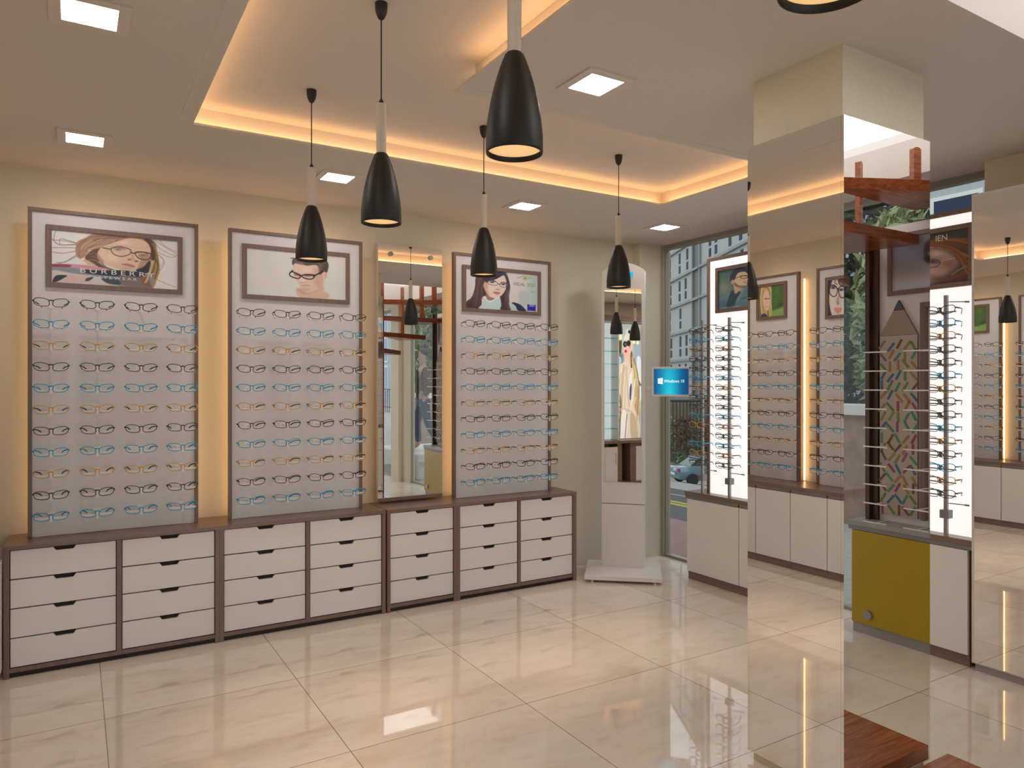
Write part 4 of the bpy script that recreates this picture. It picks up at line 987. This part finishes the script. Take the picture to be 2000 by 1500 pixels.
dl0 = None
DL = [(.045, 4.58, 'square ceiling downlight at the far left, above the leftmost glasses board'), (1.455, 4.58, 'square ceiling downlight above the board with the poster of the man'),
      (2.895, 4.58, 'square ceiling downlight above the board with the dark-haired woman poster'), (4.31, 4.58, 'square ceiling downlight above the white kiosk'),
      (1.99, 2.555, 'square downlight in the ceiling block, right of the largest pendant'), (.045, 3.02, 'square ceiling downlight cut by the top left corner'),
      (.045, 1.45, 'square ceiling downlight above the tall backlit poster, behind the camera'), (1.95, .9, 'square downlight in the ceiling block beside the stairwell, behind the camera'), (3.3, -1.6, 'square ceiling downlight at the rear of the shop')]
for i, (x, y, lb) in enumerate(DL):
    t = thing('ceiling_downlight', lb, 'light', (x, y, H), 'square ceiling downlights')
    f = MB(); a, b = .128, .088
    f.box(x-a, x+a, y-a, y-b, H-.008, H); f.box(x-a, x+a, y+b, y+a, H-.008, H); f.box(x-a, x-b, y-b, y+b, H-.008, H); f.box(x+b, x+a, y-b, y+b, H-.008, H)
    f.build('frame', M['downframe'], t, bevel=.001)
    MB().box(x-b, x+b, y-b, y+b, H-.004, H-.001).build('diffuser', M['downlight'], t)

# ------------------------------------------------------------------ left wall: tall backlit display with the coat poster
DY = -.34
t = thing('tall_display_unit', 'tall brown display unit with glass shelves on the left wall, seen in the kiosk mirror', 'cabinet', (-.6, 1.56, 0))
b = MB()
b.box(XL+.002, -.45, 1.02+DY, 2.74+DY, 2.69, 2.79); b.box(XL+.002, -.45, 2.715+DY, 2.74+DY, 0, 2.69); b.box(XL+.002, -.45, 1.02+DY, 1.045+DY, 0, 2.69)
b.box(XL+.002, -.45, 1.045+DY, 2.715+DY, .70, .745); b.box(XL+.002, -.515, 1.79+DY, 1.99+DY, 0, .70); b.box(XL+.002, -.52, 2.15+DY, 2.24+DY, 0, .70); b.box(XL+.002, -.46, 1.045+DY, 2.715+DY, 0, .06)
b.build('carcass', M['browny'], t)
MB().box(XL+.004, XL+.012, 1.99+DY, 2.15+DY, .06, .70).build('dark_recess', M['darkwood'], t)
for a_, b_ in ((2.242, 2.475), (2.480, 2.713), (1.468, 1.878), (1.048, 1.463)):
    a_ += DY; b_ += DY
    o = MB().box(-.53, -.51, a_, b_, .065, .640).build('door', M['white'], t)
    MB().tube([(-.50, a_+.045, .545), (-.485, a_+.045, .54), (-.485, a_+.045, .36), (-.50, a_+.045, .355)], .005, 8).build('handle', M['steel'], o)
MB().box(XL+.002, XL+.02, 2.21+DY, 2.713+DY, .747, 2.688).build('niche_back', M['lightbox2'], t)
for k in range(8): MB().box(XL+.02, -.56, 2.21+DY, 2.713+DY, .93+.213*k, .938+.213*k).build('glass_shelf', M['gshelf'], t)
MB().box(XL+.002, -.55, 2.188+DY, 2.208+DY, .747, 2.688).build('niche_side', M['kiosk'], t)
t = thing('backlit_poster', 'tall backlit poster of a woman in a camel coat, seen in the kiosk mirror', 'poster', (-.76, 1.55, .747))
MB().box(XL+.004, XL+.03, 1.60+DY, 2.186+DY, .747, 2.688).build('light_box', M['kiosk'], t)
art_coat().mesh('print', [(XL+.032, 1.61+DY, 2.68), (XL+.032, 2.18+DY, 2.68), (XL+.032, 2.18+DY, .755), (XL+.032, 1.61+DY, .755)], M['printlit'], t)

# ------------------------------------------------------------------ children's corner by the yellow cabinet
t = thing('pencil_board', 'grey board with a giant pencil cut-out, seen in the column mirror', 'display board', (4.66, .95, .753))
MB().box(4.655, 4.68, .56, 1.38, .753, 2.72).build('backboard', M['board'], t)
MB().box(4.60, 4.68, .530, .558, .753, 2.72).build('side_panel', M['darkwood'], t)
MB().box(4.63, 4.655, .562, .600, .753, 2.72).build('edge_strip', M['darkwood'], t)
pz = [(.612, .80), (.865, .80), (.865, 1.99), (.612, 1.99)]
o = MB().prism([(4.655, y, z) for y, z in pz], None, (-.02, 0, 0)).build('pencil_body', mat('pencil_card', (.50, .40, .32), .6), t)
MB().prism([(4.655, .612, 1.992), (4.655, .865, 1.992), (4.655, .775, 2.155), (4.655, .705, 2.155)], None, (-.02, 0, 0)).build('pencil_wood', mat('pencil_wood', (.36, .27, .20), .6), t)
MB().prism([(4.655, .705, 2.157), (4.655, .775, 2.157), (4.655, .740, 2.222)], None, (-.02, 0, 0)).build('pencil_tip', mat('pencil_lead', (.09, .09, .10), .6), t)
cc = [(.10, .24, .05), (.30, .05, .12), (.04, .15, .25), (.22, .26, .03), (.25, .10, .25), (.05, .28, .18), (.14, .09, .02), (.38, .18, .05)]
pm = [mat('stick_colour', c, .5) for c in cc]
sb = MB()
for r in range(17):
    for k in range(5):
        y = .634+.052*k+random.uniform(-.008, .008); z = .845+.0675*r+random.uniform(-.012, .012); an = random.choice([0, .5, -.5, .7, -.7])
        dx, dz = math.sin(an)*.034, math.cos(an)*.034; wx, wz = math.cos(an)*.0075, -math.sin(an)*.0075; sb.cur = random.randrange(8)
        sb.prism([(4.635, y-dx-wx, z-dz-wz), (4.635, y-dx+wx, z-dz+wz), (4.635, y+dx+wx, z+dz+wz), (4.635, y+dx-wx, z+dz-wz)], None, (-.002, 0, 0))
sb.build('stick_pattern', pm, t)
for k in range(10):
    for y in (.66, .93):
        z = 1.88 - .125*k
        h = MB(); h.box(4.50, 4.508, y-.08, y+.08, z-.004, z+.004); h.tube([(4.505, y, z), (4.655, y, z)], .004, 6); h.build('spectacle_rest', M['acrylic'], t)
f = MB(); f.box(4.60, 4.655, .90, .93, .80, 2.19); f.box(4.60, 4.655, .93, 1.36, 2.16, 2.19); f.build('inner_frame', M['brownv'], t)
MB().box(4.64, 4.654, .932, 1.36, .80, 2.158).build('white_panel', M['white'], t)
t, X = framed_poster('framed poster of dusky grey clouds with a dark head, seen in the column mirror', art_dusk(), 4.655, .663, 1.39, 2.256, 2.660, '-x')

# ------------------------------------------------------------------ spiral stair
cx, cy, RR = 3.63, .88, 1.0
t = thing('spiral_staircase', 'reddish wooden spiral staircase with round-topped posts, seen in the mirrors', 'staircase', (cx, cy, 0))
MB().lathe([(.07, 0), (.07, 3.3)], (cx, cy), 24).build('centre_pole', M['stair'], t)
for k in range(8):
    a1 = math.radians(25 - 25*k); a0 = a1 - math.radians(27); zt_ = 2.855 - .225*k
    pts = [(cx+.05*math.cos(a0), cy+.05*math.sin(a0)), (cx+RR*math.cos(a0)*1.02, cy+RR*math.sin(a0)*1.02), (cx+RR*math.cos(a1), cy+RR*math.sin(a1)), (cx+.05*math.cos(a1), cy+.05*math.sin(a1))]
    MB().prism([(x, y, zt_-.065) for x, y in pts], None, (0, 0, .065)).build('tread', M['stair'], t, bevel=.003)
    if k < 8:
        ap = a1 - math.radians(19); x, y = cx+.81*math.cos(ap), cy+.81*math.sin(ap); zz = zt_
        top = 3.13 - .0*k if k < 4 else zt_+.95
        m_ = MB(); hw = .034
        pr = [(-hw, zz), (hw, zz), (hw, top-.012), (hw*.6, top-.003), (0, top), (-hw*.6, top-.003), (-hw, top-.012)]
        d = (math.cos(ap+PI/2), math.sin(ap+PI/2)); e = (math.cos(ap), math.sin(ap))
        m_.prism([(x+e[0]*u-d[0]*.016, y+e[1]*u-d[1]*.016, z) for u, z in pr], None, (d[0]*.032, d[1]*.032, 0)); m_.build('post', M['stair'], t, bevel=.002)
hp = []
for i in range(12):
    k = 3 + i*.45; a = math.radians(25-25*k-19); hp.append((cx+.81*math.cos(a), cy+.81*math.sin(a), 3.17-.08*max(0, i-1)))
MB().tube(hp, [.014]+[.036]*11, 12).build('handrail', M['stair'], t)
o = MB().box(2.05, 3.25, -.30, 1.694, 0, .062).build('stair_platform', M['stair'], bevel=.004); tag(o, 'low reddish wooden stair platform, its corner showing at the bottom beside the column', 'platform')

# ------------------------------------------------------------------ outside
def out(F, R):  # point at distance F ahead and R to the right of the viewpoint
    s_, c_ = .51896, .85480; return (s_*F+c_*R, c_*F-s_*R)
M['brick_pave'] = mat('red_brick_paving', (.17, .075, .07), .8, noise=.25, nscale=9)
def brickmat():
    m, n, bs = nt('brick_paving'); tc = n.nodes.new('ShaderNodeTexCoord'); b = n.nodes.new('ShaderNodeTexBrick')
    b.inputs['Scale'].default_value = 5; b.inputs['Color1'].default_value = (.24, .125, .115, 1); b.inputs['Color2'].default_value = (.20, .105, .10, 1); b.inputs['Mortar'].default_value = (.13, .085, .08, 1); b.inputs['Mortar Size'].default_value = .012
    n.links.new(tc.outputs['Object'], b.inputs['Vector']); n.links.new(b.outputs[0], bs.inputs['Base Color']); bs.inputs['Roughness'].default_value = .8; return m
M['brickp'] = brickmat()
M['asphalt'] = mat('asphalt', (.045, .047, .047), .85, noise=.2, nscale=30)
M['roadwhite'] = mat('road_white', (.30, .30, .29), .7); M['roadyellow'] = mat('road_yellow', (.32, .29, .03), .7)
M['pavement'] = mat('pale_pavement', (.27, .26, .235), .8, noise=.12, nscale=2)
M['leaf'] = mat('green_leaves', (.07, .11, .035), .7, noise=.35, nscale=8); M['leaf2'] = mat('light_leaves', (.22, .26, .12), .6, noise=.3, nscale=8)
M['leaf3'] = mat('dark_leaves', (.035, .05, .022), .7, noise=.4, nscale=6); M['autumn'] = mat('autumn_leaves', (.17, .075, .035), .7, noise=.5, nscale=5); M['lavender'] = mat('violet_flowers', (.12, .09, .14), .7, noise=.4, nscale=9)
M['stone'] = mat('rubble_stone', (.26, .165, .11), .85, noise=.45, nscale=7, bump=.6)
M['coping'] = mat('white_coping', (.55, .53, .5), .7)
M['fence'] = mat('dark_iron', (.018, .018, .016), .5)
M['facade'] = mat('grey_facade_panels', (.33, .335, .33), .7, noise=.05, nscale=.4); M['facade_blue'] = mat('blue_grey_facade', (.30, .37, .46), .6)
M['slit'] = mat('dark_slit_window', (.02, .04, .075), .6, spec=.1); M['ledge'] = mat('facade_ledge', (.22, .24, .24), .7); M['whiteframe'] = mat('white_window_frame', (.62, .63, .60), .6)
M['carblue'] = mat('steel_blue_car_paint', (.13, .21, .27), .2, .3, coat=.6); M['carglass'] = mat('car_glass', (.03, .05, .06), .05); M['tyre'] = mat('tyre', (.012, .012, .012), .7); M['taillight'] = mat('tail_light', (.35, .02, .02), .3)

prof = [(4.95, -.03), (6.2, -.05), (7.48, -.30), (10.9, -.92), (16.6, -1.72), (30, -3.95), (45, -4.4), (120, -5.0)]
def ground_strip(name, x0, x1, m, y0=-70, y1=150, dz=0.0, th=.0, lab=None, cat=None, kind='structure'):
    def zz(x):
        for (a, za), (b_, zb_) in zip(prof[:-1], prof[1:]):
            if a <= x <= b_: return za+(zb_-za)*(x-a)/(b_-a)
        return prof[-1][1]
    cut = sorted({x0, x1} | {a for a, _ in prof if x0 < a < x1}); m_ = MB()
    for a, b_ in zip(cut[:-1], cut[1:]):
        za, zb_ = zz(a)+dz, zz(b_)+dz
        m_.prism([(a, y0, za), (b_, y0, zb_), (b_, y0, zb_-.2), (a, y0, za-.2)], None, (0, y1-y0, 0))
    o = m_.build(name, m)
    if kind: o['kind'] = kind
    else: tag(o, lab, cat)
    return o
ground_strip('sidewalk', 4.965, 7.48, M['brickp'], y0=1.45)
ground_strip('road', 7.48, 16.6, M['asphalt'], y0=1.45)
ground_strip('road_line', 11.0, 11.35, M['roadyellow'], y0=1.45, dz=.01); ground_strip('road_line', 11.6, 11.95, M['roadyellow'], y0=1.45, dz=.01)
ground_strip('road_line', 13.9, 14.1, M['roadwhite'], y0=1.45, dz=.01)
ground_strip('far_pavement', 16.6, 120, M['pavement'])
ground_strip('road_edge', 20.5, 26.5, M['asphalt'], y0=30, y1=150, dz=.01)
o = MB().box(4.965, 24, -70, 1.45, -.25, -.03).build('garden_ground', mat('pale_gravel', (.36, .33, .31), .9, noise=.2, nscale=12)); o['kind'] = 'structure'
def leaves(mb, c, r, n, size, rng, flat=1.0):
    for _ in range(n):
        while True:
            v = Vector((rng.uniform(-1, 1), rng.uniform(-1, 1), rng.uniform(-1, 1)))
            if v.length <= 1: break
        v = v.normalized()*(v.length**.4)
        p = Vector(c)+Vector((v.x*r[0], v.y*r[1], v.z*r[2]))
        a = Vector((rng.uniform(-1, 1), rng.uniform(-1, 1), rng.uniform(-1, 1))).normalized(); b = a.cross(Vector((rng.uniform(-1, 1), rng.uniform(-1, 1), rng.uniform(-1, 1)))).normalized()
        s_ = size*rng.uniform(.6, 1.3); a *= s_*flat; b *= s_*.45
        mb.add([p-a, p+b, p+a, p-b], [(0, 1, 2, 3)])
rng = random.Random(3)
# hedge, shrubs and railing across the road
c0 = out(36.5, 8.9)
for i in range(5):
    F_ = 43.0; q = out(F_, F_*(.205+.026*i)); zg = 1.67-(903-750)*F_/1405
    t = thing('low_hedge', '%s clump from the left in the low green hedge behind the parked car' % ORD[i], 'hedge', (q[0], q[1], zg-.3), 'hedge clumps behind the parked car')
    m_ = MB(); leaves(m_, (q[0], q[1], zg+.3), (.5, .5, .38), 260, .10, rng); m_.build('foliage', M['leaf'], t)
FEN = 46.0
zb_, zt_ = 1.67-(893-750)*FEN/1405, 1.67-(783-750)*FEN/1405
t = thing('iron_railing', 'tall dark iron railing across the road, in front of autumn shrubs', 'fence', (*out(FEN, 12.5), zb_))
q0, q1 = out(FEN, FEN*.195), out(FEN, FEN*.32)
m_ = MB()
for k, z in enumerate((zt_, zt_-1.55, zb_+.25)): m_.tube([(*q0, z), (*q1, z)], .11 if k == 0 else .05, 4)
m_.build('rail', M['fence'], t)
nb = 26
m_ = MB()
for i in range(nb+1):
    f_ = i/nb; x, y = q0[0]+(q1[0]-q0[0])*f_, q0[1]+(q1[1]-q0[1])*f_; m_.tube([(x, y, zb_-.2), (x, y, zt_)], .035, 4)
o = m_.build('railing_bars', M['fence'], t)
for i in range(9):
    F_ = 48; u = .207+.0135*i; q = out(F_, F_*u)
    t = thing('autumn_shrub', '%s from the left of the reddish shrubs behind the iron railing' % ORD[i], 'shrub', (q[0], q[1], zb_-.2), 'shrubs behind the iron railing')
    m_ = MB(); leaves(m_, (q[0], q[1], zb_+1.2), (.42, .42, 1.4), 260, .15, rng); m_.build('foliage', M[('autumn', 'leaf2', 'autumn')[i % 3]], t)
    m_ = MB(); leaves(m_, (q[0]-.3, q[1]-.5, zb_+.1), (.25, .25, .3), 120, .09, rng); m_.build('flowers', M['lavender'], t)
    MB().tube([(q[0], q[1], zb_-.5), (q[0], q[1], zb_+1.5)], .05, 5).build('stem', M['darkwood'], t)
q = out(54, 54*.27); o = MB().obox(q, math.radians(-31), 9, .2, zb_-1, zt_-.1).build('garden_wall', mat('ochre_wall', (.20, .155, .09), .8, noise=.3, nscale=.8)); tag(o, 'ochre garden wall beyond the iron railing and shrubs', 'wall')
# parked car
CF = 38.5; cq = out(CF, CF*.272); cz = 1.67-(943-750)*CF/1405
t = thing('parked_car', 'small steel-blue parked car with a red tail light across the road', 'car', (cq[0], cq[1], cz))
ca_ = math.radians(-20)
def C3(u, v, z): return (cq[0]+u*math.cos(ca_)-v*math.sin(ca_), cq[1]+u*math.sin(ca_)+v*math.cos(ca_), cz+z)
sec = [(-1.95, .35, .62, .70), (-1.90, .30, .95, .78), (-1.2, .24, 1.0, .84), (0, .22, .98, .86), (1.2, .24, .90, .84), (1.9, .30, .72, .72), (2.05, .38, .60, .60)]
vs = []; fs = []
for (u, z0_, z1_, w_) in sec:
    for (v, z) in ((-w_*.92, z0_), (-w_, (z0_+z1_)/2), (-w_*.9, z1_), (w_*.9, z1_), (w_, (z0_+z1_)/2), (w_*.92, z0_)): vs.append(C3(u, v, z))
for i in range(len(sec)-1):
    for j in range(6): a, b_ = i*6+j, i*6+(j+1) % 6; fs.append((a, b_, b_+6, a+6))
fs += [(5, 4, 3, 2, 1, 0), tuple(range(36, 42))]
MB().add(vs, fs, True).build('body', M['carblue'], t, bevel=.02)
def cab(nm, m, g, zt):
    sec = [(-1.45, .90, .70), (-.80, zt, .58), (.25, zt, .58), (1.05, .88, .70)]; vs = []
    for u, z, w_ in sec: vs += [C3(u, -w_-g, z), C3(u, w_+g, z)]
    for u, w_ in ((-1.45, .72), (1.05, .72)): pass
    fs = [(0, 1, 3, 2), (2, 3, 5, 4), (4, 5, 7, 6), (0, 2, 4, 6), (1, 7, 5, 3), (0, 6, 7, 1)]
    return MB().add(vs, fs).build(nm, m, t)
cab('cabin_glass', M['carglass'], .0, 1.36)
MB().prism([C3(-.85, -.60, 1.36), C3(.30, -.60, 1.36), C3(.30, .60, 1.36), C3(-.85, .60, 1.36)], None, (0, 0, .06)).build('roof', M['carblue'], t, bevel=.02)
for u in (-1.25, 1.3):
    for v in (-.80, .80):
        c = Vector(C3(u, v, .31)); ax = Vector((-math.sin(ca_), math.cos(ca_), 0)); e1 = Vector((math.cos(ca_), math.sin(ca_), 0)); r_ = .31
        pts = [c-ax*.1+e1*r_*math.cos(2*PI*i/20)+Vector((0, 0, 1))*r_*math.sin(2*PI*i/20) for i in range(20)]
        MB().prism(pts, None, ax*.2).build('wheel', M['tyre'], t)
for v in (-.62, .62): MB().prism([C3(-1.97, v-.12, .72), C3(-1.97, v+.12, .72), C3(-1.97, v+.12, .88), C3(-1.97, v-.12, .88)], None, (-.03, 0, 0)).build('tail_light', M['taillight'], t)
MB().prism([C3(-1.985, -.26, .50), C3(-1.985, .26, .50), C3(-1.985, .26, .62), C3(-1.985, -.26, .62)], None, (-.02, 0, 0)).build('number_plate', M['whiteframe'], t)

# grey tower with slit windows, receding nearly straight away from the shop
t = thing('tower_block', 'tall grey tower block with narrow slit windows beyond the street', 'building', (*out(70, 20), -5))
A = Vector(out(57.5, .3274*57.5+.3)); B = Vector(out(86, .2075*86)); dv = (B-A); Lf = dv.length; e = dv/Lf; nrm = Vector((-e.y, e.x))
if nrm.dot(Vector((0, 0))-A) < 0: nrm = -nrm
ang = math.atan2(e.y, e.x)
ctr = (A+B)/2 - nrm*5
MB().obox(ctr, ang, Lf/2, 5, 1.67-(775-750)*86/1405-1, 34).build('wall', M['facade'], t)
def onf(s_, d=0): p = A+e*s_+nrm*d; return p
def fbox(mb, s0, s1, z0, z1, d0=-.02, d1=.06):
    a, b_ = onf(s0, d0), onf(s1, d0); mb.prism([(*a, z0), (*b_, z0), (*b_, z1), (*a, z1)], None, (nrm.x*(d1-d0), nrm.y*(d1-d0), 0))
m_ = MB()
for k in range(12): fbox(m_, 0, Lf, 1.2+3.0*k-.12, 1.2+3.0*k+.12, 0, .25)
m_.build('ledge', M['ledge'], t)
cols = [.06, .17, .30, .36, .62, .70, .84, .90, .96]
for k in range(11):
    for c in cols:
        if rng.random() < .12: continue
        s_ = c*Lf + rng.choice([0, .3, -.3]); z0_ = 1.2+3.0*k
        m_ = MB(); fbox(m_, s_, s_+.62, z0_+.45, z0_+1.25, 0, .04); fbox(m_, s_, s_+.62, z0_+1.5, z0_+2.6, 0, .04); m_.build('window', M['slit'], t)
m_ = MB(); fbox(m_, .46*Lf, .545*Lf, -2, 34, 0, .03); m_.build('dark_shaft', mat('dark_shaft', (.06, .06, .058), .5), t)
m_ = MB()
for k in range(12): fbox(m_, .46*Lf, .545*Lf, 1.05+3*k, 1.25+3*k, .03, .3)
fbox(m_, .455*Lf, .465*Lf, -2, 34, 0, .2); fbox(m_, .54*Lf, .55*Lf, -2, 34, 0, .2); m_.build('shaft_frame', M['ledge'], t)
# canopy line above the railing
q = out(50.5, 50.5*.27); o = MB().obox(q, math.radians(-31.2), 8, 1.5, 1.67-(783-750)*54/1405, 1.67-(772-750)*54/1405).build('street_canopy', mat('pale_canopy', (.20, .22, .21), .6)); tag(o, 'flat grey canopy running above the iron railing', 'canopy')
# pale building with white columns beyond
t = thing('office_building', 'pale office building with white columns beyond the slit-window tower', 'building', (*out(110, 40), -5))
q = out(112, 112*.345); MB().obox(q, math.radians(-31.2), 13, 6, -5, 42).build('wall', mat('pale_glass_facade', (.45, .48, .49), .5), t)
for i in range(9):
    q2 = out(105.8, 105.8*(.24+.022*i)); MB().obox(q2, math.radians(-31.2), .35 if i % 2 else .8, .3, -5, 42).build('column', M['whiteframe'] if i % 2 == 0 else M['facade'], t)
# white-framed building opposite
def block(name, lab, x, y0, y1, z0, z1, m, mw, mf, cols_, flo, ww, wh):
    t = thing(name, lab, 'building', (x+4, (y0+y1)/2, z0))
    MB().box(x, x+8, y0, y1, z0, z1).build('wall', m, t)
    for i in range(cols_):
        for k in range(flo):
            yc = y0+(y1-y0)*(i+.5)/cols_; zc = 1.0+(z1-1.0)*(k+.45)/flo
            f = MB(); f.box(x-.10, x, yc-ww/2-.15, yc+ww/2+.15, zc-wh/2-.15, zc+wh/2+.15); o = f.build('window', mf, t)
            MB().box(x-.13, x-.10, yc-ww/2, yc+ww/2, zc-wh/2, zc+wh/2).build('pane', mw, o)
    return t
block('apartment_building', 'grey apartment building with white window surrounds opposite the shop', 27, 1, 18, -4, 17, mat('pale_grey_render', (.34, .37, .38), .7), M['slit'], M['whiteframe'], 6, 6, 1.5, 1.6)
block('apartment_building', 'light blue apartment building further down the street, seen in mirrors', 24, -34, -3, -2, 13, M['facade_blue'], mat('blue_pane', (.16, .22, .34), .2), M['facade_blue'], 12, 4, 1.0, 1.8)
block('apartment_building', 'distant light blue apartment building seen past the pier in the hanging mirror', 24, -64, -36, -2, 14, M['facade_blue'], mat('blue_pane_dark', (.10, .17, .32), .2), M['whiteframe'], 12, 5, 1.3, 2.0)
t = thing('iron_railing', 'low dark iron railing by the distant blue building, seen in the hanging mirror', 'fence', (16, -34, -.1))
m_ = MB()
for z in (1.35, .3): m_.tube([(16, -42, z), (16, -27, z)], .05, 4)
m_.build('rail', M['fence'], t)
m_ = MB()
for i in range(51): m_.tube([(16, -42+.3*i, -.1), (16, -42+.3*i, 1.35)], .025, 4)
m_.build('railing_bars', M['fence'], t)
# garden outside the near window
t = thing('stone_garden_wall', 'rubble stone garden wall with a white coping outside the near window', 'wall', (8.2, -3, -.03))
MB().box(8.0, 8.4, -8.3, 1.3, -.03, 1.30).build('rubble', M['stone'], t); MB().box(7.92, 8.48, -8.3, 1.3, 1.30, 1.42).build('coping', M['coping'], t)
for i in range(9):
    y = .6-1.35*i; x = 9.35+rng.uniform(-.2, .2)
    t = thing('garden_shrub', '%s leafy shrub behind the stone garden wall, counted from the street side' % ORD[i], 'shrub', (x, y, -.03), 'shrubs behind the stone garden wall')
    m_ = MB(); leaves(m_, (x, y, 2.5), (.62, .60, 1.6), 1500, .085, rng, 1.5); m_.build('foliage', M['leaf' if i % 2 else 'leaf2'], t)
    MB().tube([(x, y, -.03), (x+.1, y, 1.6), (x, y+.1, 3.2)], .05, 6).build('stem', M['darkwood'], t)

for i in range(7):
    y = 1.0-2.6*i; x = 12.2
    t = thing('garden_tree', '%s tall dark green tree beyond the garden shrubs, counted from the street side' % ORD[i], 'tree', (x, y, -.03), 'trees beyond the garden shrubs')
    m_ = MB(); leaves(m_, (x, y, 3.4), (1.1, 1.15, 2.6), 2600, .15, rng, 1.2); m_.build('foliage', M['leaf3'], t)
    MB().tube([(x, y, -.03), (x+.15, y, 2.0), (x, y+.1, 4.5)], .10, 6).build('trunk', M['darkwood'], t)

# person walking outside the near window
px_, py_ = 5.62, -2.05
o = MB().box(5.15, 6.5, -3.4, -1.3, -.03, .42).build('stone_step', M['coping'], bevel=.01); tag(o, 'pale stone step outside the near window that the person stands on', 'step')
def skinmesh(name, pts, edges, m, parent, sub=2):
    me = bpy.data.meshes.new(name); org = ROOTLOC[parent.name]
    me.from_pydata([tuple(Vector(p[:3])) for p in pts], edges, []); o = bpy.data.objects.new(name, me); COL.objects.link(o)
    s_ = o.modifiers.new('skin', 'SKIN'); d = me.skin_vertices[0].data
    for i, p in enumerate(pts): d[i].radius = (p[3], p[4] if len(p) > 4 else p[3])
    d[0].use_root = True
    su = o.modifiers.new('sub', 'SUBSURF'); su.levels = sub; su.render_levels = sub
    dg = bpy.context.evaluated_depsgraph_get(); m2 = bpy.data.meshes.new_from_object(o.evaluated_get(dg)); bpy.data.objects.remove(o)
    m2.materials.clear(); m2.materials.append(m)
    for p in m2.polygons: p.use_smooth = True
    o = bpy.data.objects.new(name, m2); COL.objects.link(o); o.parent = parent; ROOTLOC[o.name] = org
    return o
t = thing('person', 'person walking outside in a brown jacket, dark top and blue jeans', 'person', (px_, py_, .42)); t.scale = (1.06, 1.06, 1.06); t.rotation_euler = (0, 0, -PI/2+.25)
skin_m = mat('skin', (.45, .27, .20), .6)
body = [(0, 0, .95, .12, .09), (0, 0, 1.15, .13, .09), (0, 0, 1.38, .15, .09), (0, 0, 1.50, .055, .05), (0, -.02, 1.60, .065, .07), (0, -.02, 1.70, .075, .09), (0, -.01, 1.78, .05, .06),
        (.19, 0, 1.43, .05), (.25, .02, 1.17, .04), (.24, -.06, .93, .032), (.24, -.09, .86, .03), (-.19, 0, 1.43, .05), (-.25, .02, 1.17, .04), (-.25, -.02, .93, .032), (-.25, -.04, .86, .03),
        (.10, 0, .88, .085), (.11, -.10, .50, .06), (.11, -.06, .10, .04), (.11, -.18, .04, .035), (-.10, 0, .88, .085), (-.11, .06, .50, .06), (-.11, .22, .14, .04), (-.11, .12, .04, .035)]
ed = [(0, 1), (1, 2), (2, 3), (3, 4), (4, 5), (5, 6), (2, 7), (7, 8), (8, 9), (9, 10), (2, 11), (11, 12), (12, 13), (13, 14), (0, 15), (15, 16), (16, 17), (17, 18), (0, 19), (19, 20), (20, 21), (21, 22)]
skinmesh('body', body, ed, skin_m, t)
skinmesh('jacket', [(0, .01, .90, .17, .12), (0, .01, 1.15, .16, .12), (0, .01, 1.40, .17, .11), (.20, .01, 1.44, .065), (.265, .02, 1.17, .056), (.255, -.05, .96, .05), (-.20, .01, 1.44, .065), (-.265, .02, 1.17, .056), (-.262, -.01, .96, .05)],
         [(0, 1), (1, 2), (2, 3), (3, 4), (4, 5), (2, 6), (6, 7), (7, 8)], mat('brown_jacket', (.12, .055, .035), .7), t)
skinmesh('jeans', [(0, 0, .93, .14, .10), (.10, 0, .86, .10), (.115, -.10, .50, .075), (.11, -.06, .12, .058), (-.10, 0, .86, .10), (-.115, .06, .50, .075), (-.11, .22, .17, .058)],
         [(0, 1), (1, 2), (2, 3), (0, 4), (4, 5), (5, 6)], mat('blue_denim', (.035, .05, .12), .8), t)
MB().box(-.05, .05, -.125, -.10, .92, 1.42).build('dark_top', mat('dark_top', (.02, .022, .02), .8), t).location = Vector((0, 0, 0))
o = [c for c in t.children if c.name.startswith('dark_top')][0]
for v in o.data.vertices: v.co += ROOTLOC[t.name]
skinmesh('hair', [(0, .02, 1.66, .07, .07), (0, .01, 1.76, .085, .095), (0, .0, 1.82, .06, .07)], [(0, 1), (1, 2)], mat('dark_hair', (.03, .018, .012), .7), t)
for sx_ in (-.028, .028): MB().lathe([(.008, 1.695), (.011, 1.70), (.008, 1.708)], (sx_, -.098), 8).build('eye', M['fblack'], t)
for c in t.children:
    if c.name.startswith('eye'):
        for v in c.data.vertices: v.co += ROOTLOC[t.name]

# ------------------------------------------------------------------ light and camera
w = bpy.data.worlds.new('overcast_sky'); scene.world = w; w.use_nodes = True
bg = w.node_tree.nodes['Background']; bg.inputs[0].default_value = (.93, .96, 1.0, 1); bg.inputs[1].default_value = .80

cam = bpy.data.cameras.new('camera'); co = bpy.data.objects.new('camera', cam); COL.objects.link(co)
co.location = (0, 0, 1.67); th = math.atan2(853, 1405)
co.rotation_euler = (PI/2, 0, -th)
cam.sensor_width = 36; cam.sensor_fit = 'HORIZONTAL'; cam.lens = 1405/2000*36; cam.clip_start = .02; cam.clip_end = 400
scene.camera = co
vs_ = scene.view_settings; vs_.view_transform = 'Standard'; vs_.look = 'None'; vs_.gamma = 1; vs_.exposure = 0.95; vs_.use_curve_mapping = False
scene.cycles.max_bounces = 14; scene.cycles.glossy_bounces = 8; scene.cycles.transparent_max_bounces = 24; scene.cycles.diffuse_bounces = 5
